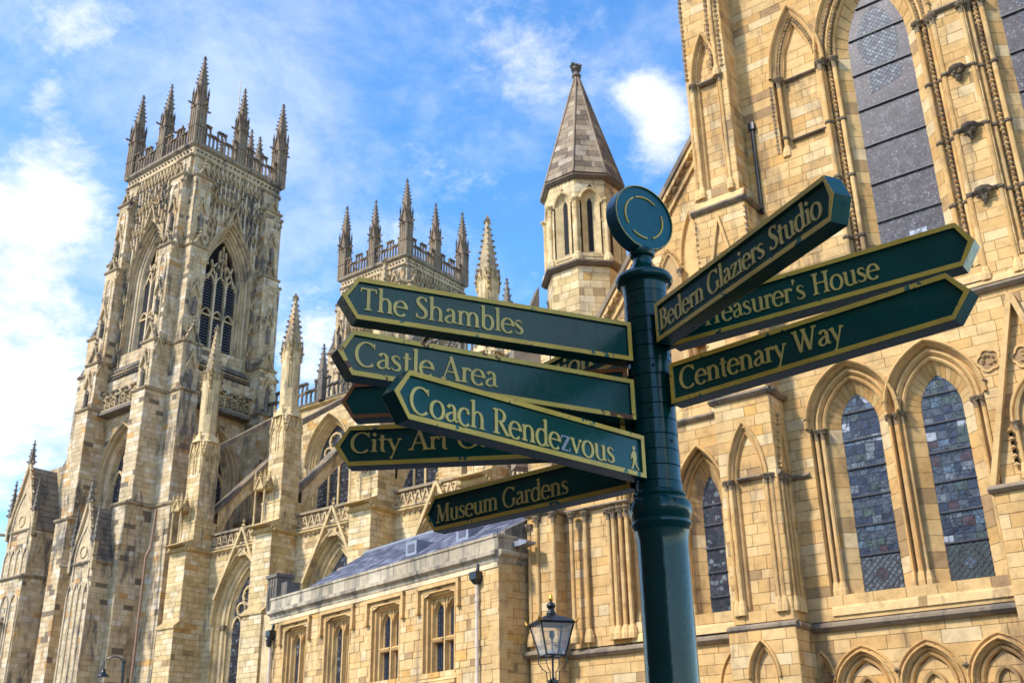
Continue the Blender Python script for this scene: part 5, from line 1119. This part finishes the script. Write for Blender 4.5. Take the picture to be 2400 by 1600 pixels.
# ================================================================ western bell towers
def tower(cx, cy, label, near):
    key = 'tw%d' % near
    T = thing('bell_tower', label, 'bell tower'); H = 4.4
    faces = [Fr((cx, cy - H), (1, 0)), Fr((cx + H, cy), (0, 1)), Fr((cx, cy + H), (-1, 0)), Fr((cx - H, cy), (0, -1))]
    mm = MB(); gm_ = MB(); cv = MB(); zlow = 0 if near else 26
    core = MB(); lathe(core, (cx, cy, 0), [((H - 1.5) * 1.414, 0), ((H - 1.5) * 1.414, 51)], 4, .5, R(45)); core.face([(cx - H, cy - H, 51.3), (cx + H, cy - H, 51.3), (cx + H, cy + H, 51.3), (cx - H, cy + H, 51.3)], .3); core.build('core', M['pale'], T)
    BW = Arch(0, 1.62, 34.3, 40.4, 44.4); LW = Arch(0, 1.9, 19.8, 24.2, 27.6)
    for fi, F in enumerate(faces):
        LW = Arch(-.45 if fi == 0 else .15, 1.9, 19.8, 24.2, 27.6)
        det = fi in (0, 1)
        if not det:
            ashlar(key + 'p', F, -H, H, 0, 50.4, [], 1.2, (2, 4), blocks=False)
        else:
            ashlar(key, F, -H, H, 32.9, 50.3, [(BW, .85)], .36, (.45, 1.0), gap=.02, acc=.07, tone=(.22, .92))
            ashlar(key, F, -H, H, zlow, 32.0, [(LW, .55)], .36, (.5, 1.1), gap=.02, acc=.07, tone=(.22, .92))
            ashlar(key, F, -H + 1.5, H - 1.5, 30.9, 32.1, [], .4, (.5, 1.1), d=.35, gap=.02)
            # belfry window
            mould(mm, F, BW, [(0, -.95), (.12, -.75), (.15, -.6), (.24, -.56), (.28, -.66), (.34, -.48), (.44, -.42), (.50, -.5), (.55, -.32), (.64, -.24), (.69, -.3), (.72, -.1), (.80, -.02), (.85, 0)], 10, True, 34.3, .55, .25)
            for zs_ in range(18): pass
            hood(mm, F, BW, .85, 0, .26, .2)
            gablet(mm, F, 0, .75, 45.1, 47.0, .12, .3, .14, .3, True, .17, fill=False)
            for sg in (-1, 1): blob(cv, F(sg * 2.7, 40.6, .15), .28, .2)
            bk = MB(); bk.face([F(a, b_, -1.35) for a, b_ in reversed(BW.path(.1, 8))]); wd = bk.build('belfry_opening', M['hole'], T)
            lv = MB()
            for s0, s1 in ((-1.56, -.62), (-.44, .44), (.62, 1.56)):
                z_ = 34.45
                while z_ < 42.3:
                    if abs(z_ - 37.7) > .38 and (z_ < 40.6 or abs(s0 + s1) < .1) and (z_ < 42):
                        lv.face([F(s0, z_, -.92), F(s1, z_, -.92), F(s1, z_ + .20, -1.22), F(s0, z_ + .20, -1.22)]); lv.face([F(s0, z_ - .05, -.92), F(s1, z_ - .05, -.92), F(s1, z_, -.92), F(s0, z_, -.92)])
                    z_ += .245
            lv.build('louvre', M['louvre'], wd, kind='stuff')
            tr = MB()
            for s_ in (-.53, .53): strip(tr, F, [(s_, 34.2), (s_, 41.2)], .17, -1.0, -.72, .7)
            for s_ in (-1.08, 0, 1.08):
                for zz_, top in ((37.3, 38.0), (40.2, 41.1)):
                    a3 = Arch(s_, .46, zz_ - .4, zz_, top); strip(tr, F, a3.path(0, 6, False), .12, -.98, -.78, .55)
                box(tr, F, s_ - .5, s_ + .5, 37.35, 37.5, -.98, -.8, .5) if True else 0
            for pts in ([(-.53, 41.0), (-.35, 42.2), (-.28, 43.4)], [(.53, 41), (.35, 42.2), (.28, 43.4)], [(-.53, 41.0), (-.9, 41.7), (-1.05, 42.3)], [(.53, 41), (.9, 41.7), (1.05, 42.3)], [(0, 41.1), (0, 43.9)], [(-.35, 42.2), (0, 42.9), (.35, 42.2)], [(-.53, 41.3), (-.25, 42), (0, 41.5), (.25, 42), (.53, 41.3)], [(-1.3, 40.5), (-.9, 41.6), (-.5, 42.2)], [(1.3, 40.5), (.9, 41.6), (.5, 42.2)]):
                strip(tr, F, pts, .12, -.97, -.76, .6)
            tr.build('tracery', M['pale'], wd)
            # sloping sill in steps, string, frieze and the low pierced parapet
            for k in range(7):
                za = 32.75 + k * .24; box(gm_, F, -2.55 + k * .02, 2.55 - k * .02, za, za + .2, -.9, .35 - k * .2, .3, .2)
            string(mm, F, -H, H, 32.6, .0, .45, .25, .25)
            for k in range(22): blob(cv, F(-3.1 + k * .295, 32.22, .42), .13, .25)
            parapet(mm, F, -2.8, 2.8, 29.4, 30.55, 30.95, .85, 1.2, .3, .3, .62)
            for k in range(9): 
                c_ = -2.5 + k * .62; strip(mm, F, [(c_ + .16 * math.cos(t_ * .785), 29.95 + .16 * math.sin(t_ * .785)) for t_ in range(9)], .07, .6, .75, .3)
            box(gm_, F, -2.85, 2.85, 29.15, 29.4, 0, .95, .2); 
            # lower window
            mould(mm, F, LW, [(0, -1.0), (.1, -.75), (.14, -.6), (.2, -.58), (.24, -.5), (.34, -.35), (.40, -.42), (.45, -.1), (.55, 0)], 9, True, 19.8, .5, .25); hood(mm, F, LW, .55, 0, .22, .16)
            mb = MB(); mb.face([F(a, b_, -1.0) for a, b_ in reversed(LW.path(0, 8))]); gl = mb.build('window', M['lead2'], T)
            tr = MB()
            for s_ in (-.65, .65): strip(tr, F, [(LW.c + s_, 19.8), (LW.c + s_, 25.4)], .15, -1.0, -.82, .6)
            for s_ in (-1.27, 0, 1.27): strip(tr, F, Arch(LW.c + s_, .58, 23, 24, 25).path(0, 6, False), .13, -1.0, -.84, .6)
            for pts in ([(-.65, 25.0), (0, 26.4), (.65, 25.0)], [(-.65, 25), (-.9, 26), (-.6, 26.6)], [(.65, 25), (.9, 26), (.6, 26.6)]): strip(tr, F, [(LW.c + x_, y_) for x_, y_ in pts], .13, -1.0, -.84, .6)
            tr.build('tracery', M['cream'], gl)
            # tall panelling over the window with ogee canopies
            n = 13; c_ = 5.7 / n
            for k in range(n + 1):
                s_ = -2.85 + k * c_; zb_ = 33.2 if abs(s_) > 2.65 else 45.9 if abs(s_) < .9 else 40.6 + (2.85 - abs(s_)) * 2.6
                box(mm, F, s_ - .06, s_ + .06, zb_, 50.2, 0, .17, .6, .3)
                if k < n:
                    m_ = s_ + c_ / 2; 
                    for zt_ in ((49.9, 47.6, 45.6) if abs(m_) > 1.6 else (49.9, 47.8)):
                        gablet(mm, F, m_, c_ * .46, zt_ - .75, zt_, .08, .2, .07, .3, True, .085); blob(cv, F(m_, zt_ - .95, .14), .13, rnd.uniform(0, .5), 1.5)
                        blob(cv, F(m_ - c_ * .4, zt_ - .6, .2), .09, .3, 1.3)
                    strip(mm, F, Arch(m_, c_ * .36, 46.2, 46.7, 47.0).path(0, 4), .05, 0, .08, .3)
            for sg in (-1, 1):             # stacked statue niches beside the window
                for zt_ in (44.6, 41.8, 39.6, 37.4, 35.4):
                    gablet(mm, F, sg * 2.62, .26, zt_ - .8, zt_, .1, .22, .08, .35, True, .09); lathe(cv, F(sg * 2.62, zt_ - 1.9, .2), [(.06, 0), (.12, .1), (.1, .5), (.13, .75), (.05, .8), (.08, .9), (.04, 1.0)], 6, .3)
                shaft(mm, F(sg * 2.36, 0, .1), 33.3, 44, .06, False, base=False)
            for k in range(150):           # dark lumps: weathered carving, and niche shadows put into their colour
                s_ = rnd.uniform(-2.8, 2.8); z_ = rnd.triangular(45.0, 50.0, 48.6)
                if abs(s_) < .9 and z_ < 47: continue
                blob(cv if k % 2 else mm, F(s_, z_, rnd.uniform(.1, .24)), rnd.uniform(.07, .16), rnd.uniform(0, .5), rnd.uniform(1, 2.2))
            # cornice
            string(mm, F, -H - .1, H + .1, 50.35, .0, .22, .2, .4)
            box(mm, F, -H - .1, H + .1, 50.4, 51.05, 0, .16, .6)
            for k in range(21): blob(cv, F(-4.2 + k * .42, 50.72, .2), .14, rnd.uniform(.1, .6)); 
        # cornice ledge and pierced battlement on all four sides
        pr = [(51.0, 0), (51.05, .25), (51.18, .42), (51.34, .46), (51.40, .2)]
        gm_.quadgrid([[F(-H - d, z_, d), F(H + d, z_, d)] for z_, d in pr], .75)
        pb = MB(); parapet(pb, F, -H + .45, -.45, 51.4, 52.75, 53.45, .30, 1.5, .3, .45, .37); parapet(pb, F, .45, H - .45, 51.4, 52.75, 53.45, .30, 1.5, .3, .45, .37); pb.build('battlement', M['grime' if fi > 1 else 'spire'], T)
        o = pinnacle(T, *F(0, 0, .0)[:2], 51.35, 54.75, 56.6, 59.35, .37, M['spire'])
        # angle buttresses: one at each end of each side, stepping in towards the top
        for sg in (-1, 1):
            a0, a1 = (2.85, 4.4) if sg > 0 else (-4.4, -2.85)
            big = fi == 3
            st_ = [(zlow, 21.0, 2.1), (21.2, 29.6, 1.75), (29.8, 33.5, 1.5), (33.7, 41.8, 1.05), (42.0, 48.2, .70), (48.4, 50.2, .22)]
            if big: st_ = [(zlow, 26, 4.4), (26.2, 33.8, 3.6), (34, 37, 3.0), (37.2, 43.5, 1.7), (43.7, 48.2, .7), (48.4, 50.2, .22)]
            for z0, z1, pj in st_:
                if z1 <= z0: continue
                abox(key, F, a0, a1, z0, z1, 0, pj, course=.36, bl=(.45, .95), gap=.02, acc=.08, tone=(.22, .92)) if fi < 2 or (fi == 2 and sg < 0) or (fi == 3 and sg > 0) else abox(key + 'p', F, a0, a1, z0, z1, 0, pj, course=1.2, blocks=False)
                string_round(mm, F, a0, a1, z1 + .1, 0, pj, pr=.16, h=.22, tone=.2)
                wedge(gm_, F, a0 + .03, a1 - .03, z1 + .05, z1 + .65, pj - .75, pj + .02, .3)
                if z1 > 30 and z1 < 49 and (fi < 2 or fi == 3 or sg < 0):
                    c_ = (a0 + a1) / 2; gablet(mm, F, c_, .58 if z1 > 40 else .72, z1 - .1, z1 + (1.1 if z1 > 40 else 1.6), pj - .18, .22, .13, .25, True, .15)
                    if fi < 2: gablet(mm, F.right(a1, pj), .35, .42, z1 - 1.2, z1 + .3, .0, .15, .09, .35, True, .09)
                if fi < 2 and z1 > 33 and z1 - z0 > 3:          # niches down the buttress faces
                    c_ = (a0 + a1) / 2; zm_ = (z0 + z1) / 2
                    strip(mm, F, Arch(c_, .38, z0 + .6, z1 - 1.3, z1 - .7).path(0, 5), .09, pj, pj + .07, .6)
                    gablet(mm, F, c_, .42, zm_ - .2, zm_ + .9, pj, .22, .09, .35, True, .09)
                    lathe(cv, F(c_, zm_ - 1.9, pj + .15), [(.06, 0), (.16, .1), (.13, .8), (.17, 1.2), (.06, 1.3), (.1, 1.45), (.05, 1.6)], 6, .3)
                if big: saddle(gm_, F, a0, a1, z1 + .1, z1 + 1.9, 0, pj, .2, 6); spire_part(T, *F((a0 + a1) / 2, 0, pj - .1)[:2], z1 + 1.7, z1 + 3.0, .16, M['grime'], name='finial') if z1 > 25 and z1 < 44 else None
            for zg_ in ((47.6,) if fi < 2 else ()):
                for q in (a0, a1): string(mm, F, q - .1, q + .1, zg_, .7, .2, .2, .2)
    for sx in (-1, 1):
        for sy in (-1, 1): pinnacle(T, cx + sx * (H - .05), cy + sy * (H - .05), 51.35, 54.95, 57.2, 60.2, .44, M['spire'])
    mm.build('tower_moulding', M['pale'], T, kind='stuff'); gm_.build('weathered_ledge', M['grime'], T, kind='stuff'); cv.build('carving', M['grime'], T, kind='stuff')  # carving blackened for weathering and for shade in its recesses
    return T, key, faces
T1, k1, f1 = tower(-69.7, 48.0, 'tall pale bell tower with louvred windows and eight pinnacles, against the sky at left', 1)
T2, k2, f2 = tower(-69.7, 73.2, 'further bell tower half hidden behind the direction signs, only its pinnacled top showing', 0)
# outer stepped buttresses of the near tower with saddleback stone roofs
ob = MB(); om = MB()
F = f1[0]
for (a0, a1, ze, zr, pj, tall) in ((1.1, 3.7, 16.9, 20.8, 3.55, 1), (-9.2, -5.8, 20.7, 25.6, 3.0, 1)):
    abox(k1, F, a0, a1, 0, ze, 0, pj, course=.36, bl=(.5, 1.0), gap=.02, acc=.05, tone=(.25, .85)); saddle(ob, F, a0 - .05, a1 + .05, ze, zr, 0, pj, .25, 10); string_round(om, F, a0, a1, ze, 0, pj, pr=.16, h=.22, tone=.15)
    c_ = (a0 + a1) / 2; hw_ = (a1 - a0) / 2
    gablet(om, F, c_, hw_ + .1, ze - .1, zr + .5, pj, .2, .2, .5, True, .17)
    for q in range(4): strip(om, F, Arch(a0 + (q + .5) * (a1 - a0) / 4, (a1 - a0) / 9, 2, ze - 2.2, ze - 1.4).path(0, 5), .1, pj, pj + .1, .7)
    strip(om, F, Arch(c_, hw_ * .7, ze - 1.2, ze + .2, ze + (zr - ze) * .6).path(0, 7), .12, pj, pj + .1, .7); strip(om, F, [(c_ + .4 * math.cos(t_ * .524), ze + .7 + .4 * math.sin(t_ * .524)) for t_ in range(13)], .1, pj, pj + .1, .6)
    for q in (a0, c_, a1):
        p = F(q, 0, pj + .05); spire_part(T1, p[0], p[1], (ze + 1.2) if q != c_ else zr + .2, (ze + 4.2) if q != c_ else zr + 2.2, .20, M['grime'], name='finial')
        if q != c_: lathe(om, (p[0], p[1], ze - .6), [(.2, 0), (.2, 2.0)], 4, .3, R(45))
    tube(om, [F(a0 - .1, ze - .1, pj), F(a0 - .7, ze - .05, pj + .5)], .12, 5, .1)
abox(k1, F, -9.2, -5.8, 21, 26.0, 0, .9, course=.36, bl=(.5, 1.0), gap=.02)
for (a0, a1, z1, pj) in ((-9.6, -5.8, 17.1, 3.2), (-11.2, -7.5, 13.9, 3.6)):
    abox(k1, F, a0, a1, 0, z1, 0, pj, course=.36, bl=(.5, 1.0), gap=.02, acc=.1); string_round(om, F, a0, a1, z1 + .1, 0, pj, pr=.2, h=.22, tone=.15); wedge(ob, F, a0, a1, z1, z1 + .5, pj - .4, pj, .2)
    for q in range(3): strip(om, F, Arch(a0 + (q + .5) * (a1 - a0) / 3, (a1 - a0) / 8, 2, z1 - 2.0, z1 - 1.2).path(0, 5), .1, pj, pj + .1, .7)
    tube(om, [F(a0 - .1, z1, pj), F(a0 - .9, z1 - .05, pj + .3)], .12, 5, .1)
ob.build('saddleback_roof', M['grime'], T1, kind='stuff'); om.build('buttress_tracery', M['pale'], T1, kind='stuff')
lay_stones(k1, M['pale'], T1); lay_stones(k2, M['pale'], T2)
for kk, TT in ((k1 + 'p', T1), (k2 + 'p', T2)): STONES[kk]['back'].build('rear_wall', M['pale'], TT)
mb = MB(); lathe(mb, (-66.9, 48.6, 51.3), [(.07, 0), (.045, 9.8)], 6); mb.build('flagpole', M['pipe'], T1)
mb = MB(); px, py = f1[1](2.95, 0, -1.2)[:2]; lathe(mb, (px, py, 51.3), [(.42, 0), (.42, 2.6), (.5, 2.8)], 4, .3, R(45)); o = mb.build('small_pinnacle', M['grime'], T1); spire_part(o, px, py, 53.9, 56.4, .3, M['grime'])
mb = MB(); px, py = f2[1](-2.2, 0, -1.5)[:2]; tube(mb, [(px, py, 51.3), (px, py, 55.6)], .04, 5); tube(mb, [(px - .8, py, 55.4), (px + .9, py, 55.5)], .03, 5); mb.build('aerial', M['leadbar'], T2)

# ================================================================ unseen terrace on the near side of the street, sized to shade the fingerpost
TH = thing('shading_terrace', 'unseen red brick terrace across the street, sized to shade the fingerpost', 'terrace')
mb = MB(); FH = Fr((3.2, -5.0), (-1, 0)); box(mb, FH, 0, 25, 0, 13.5, -9, 0, .5); mb.build('house_wall', M['brick'], TH)
mb = MB(); saddle(mb, FH.left(0, 0), -9, 0, 11.5, 14.5, -24, 0, .3, 10) if False else mb.prism([FH(0, 13.5, .2), FH(25, 13.5, .2), FH(25, 13.5, -9.2), FH(0, 13.5, -9.2)], [FH(0, 16.5, -4.4), FH(25, 16.5, -4.4), FH(25, 16.5, -4.6), FH(0, 16.5, -4.6)]); mb.build('house_roof', M['slate'], TH)
FW_ = Fr((-13, -4.9), (0, 1))  # wing added out of view to darken reflections in the right-hand sign
mb = MB(); box(mb, FW_, 0, 7.4, 0, 12.5, -9, 0, .5); mb.build('added_wing_wall', M['brick'], TH)
mb = MB(); mb.prism([FW_(0, 12.5, .2), FW_(7.6, 12.5, .2), FW_(7.6, 12.5, -9.2), FW_(0, 12.5, -9.2)], [FW_(0, 15, -4.4), FW_(7.6, 15, -4.4), FW_(7.6, 15, -4.6), FW_(0, 15, -4.6)]); mb.build('added_wing_roof', M['slate'], TH)
for r_ in range(3):
    for q in range(8):
        s_ = 1.5 + q * 3.1; z_ = 1.2 + r_ * 3.9; mb = MB(); box(mb, FH, s_ - .6, s_ + .6, z_, z_ + 1.9, -.1, .03); o = mb.build('sash_window', M['pipe'], TH); mb = MB()
        for i in range(2):
            for j in range(2): box(mb, FH, s_ - .5 + i * .52, s_ - .02 + i * .52, z_ + .1 + j * .87, z_ + .9 + j * .87, .0, .045)
        mb.build('pane', PANES[0], o)

# ---------------------------------------------------------------- put every thing's origin at its base
for o in [q for q in bpy.data.objects if q.parent is None and q.type == 'EMPTY']:
    pts = []
    for ch in o.children:
        if ch.type == 'MESH' and len(ch.data.vertices): pts += [ch.data.vertices[0].co, ch.data.vertices[-1].co]
    if not pts: continue
    lo = (sum(p.x for p in pts) / len(pts), sum(p.y for p in pts) / len(pts), 0)
    if o is post: lo = (PX_, PY_, 0)
    o.location = lo; mi = Matrix.Translation(Vector(lo)).inverted()
    for ch in o.children: ch.matrix_parent_inverse = mi
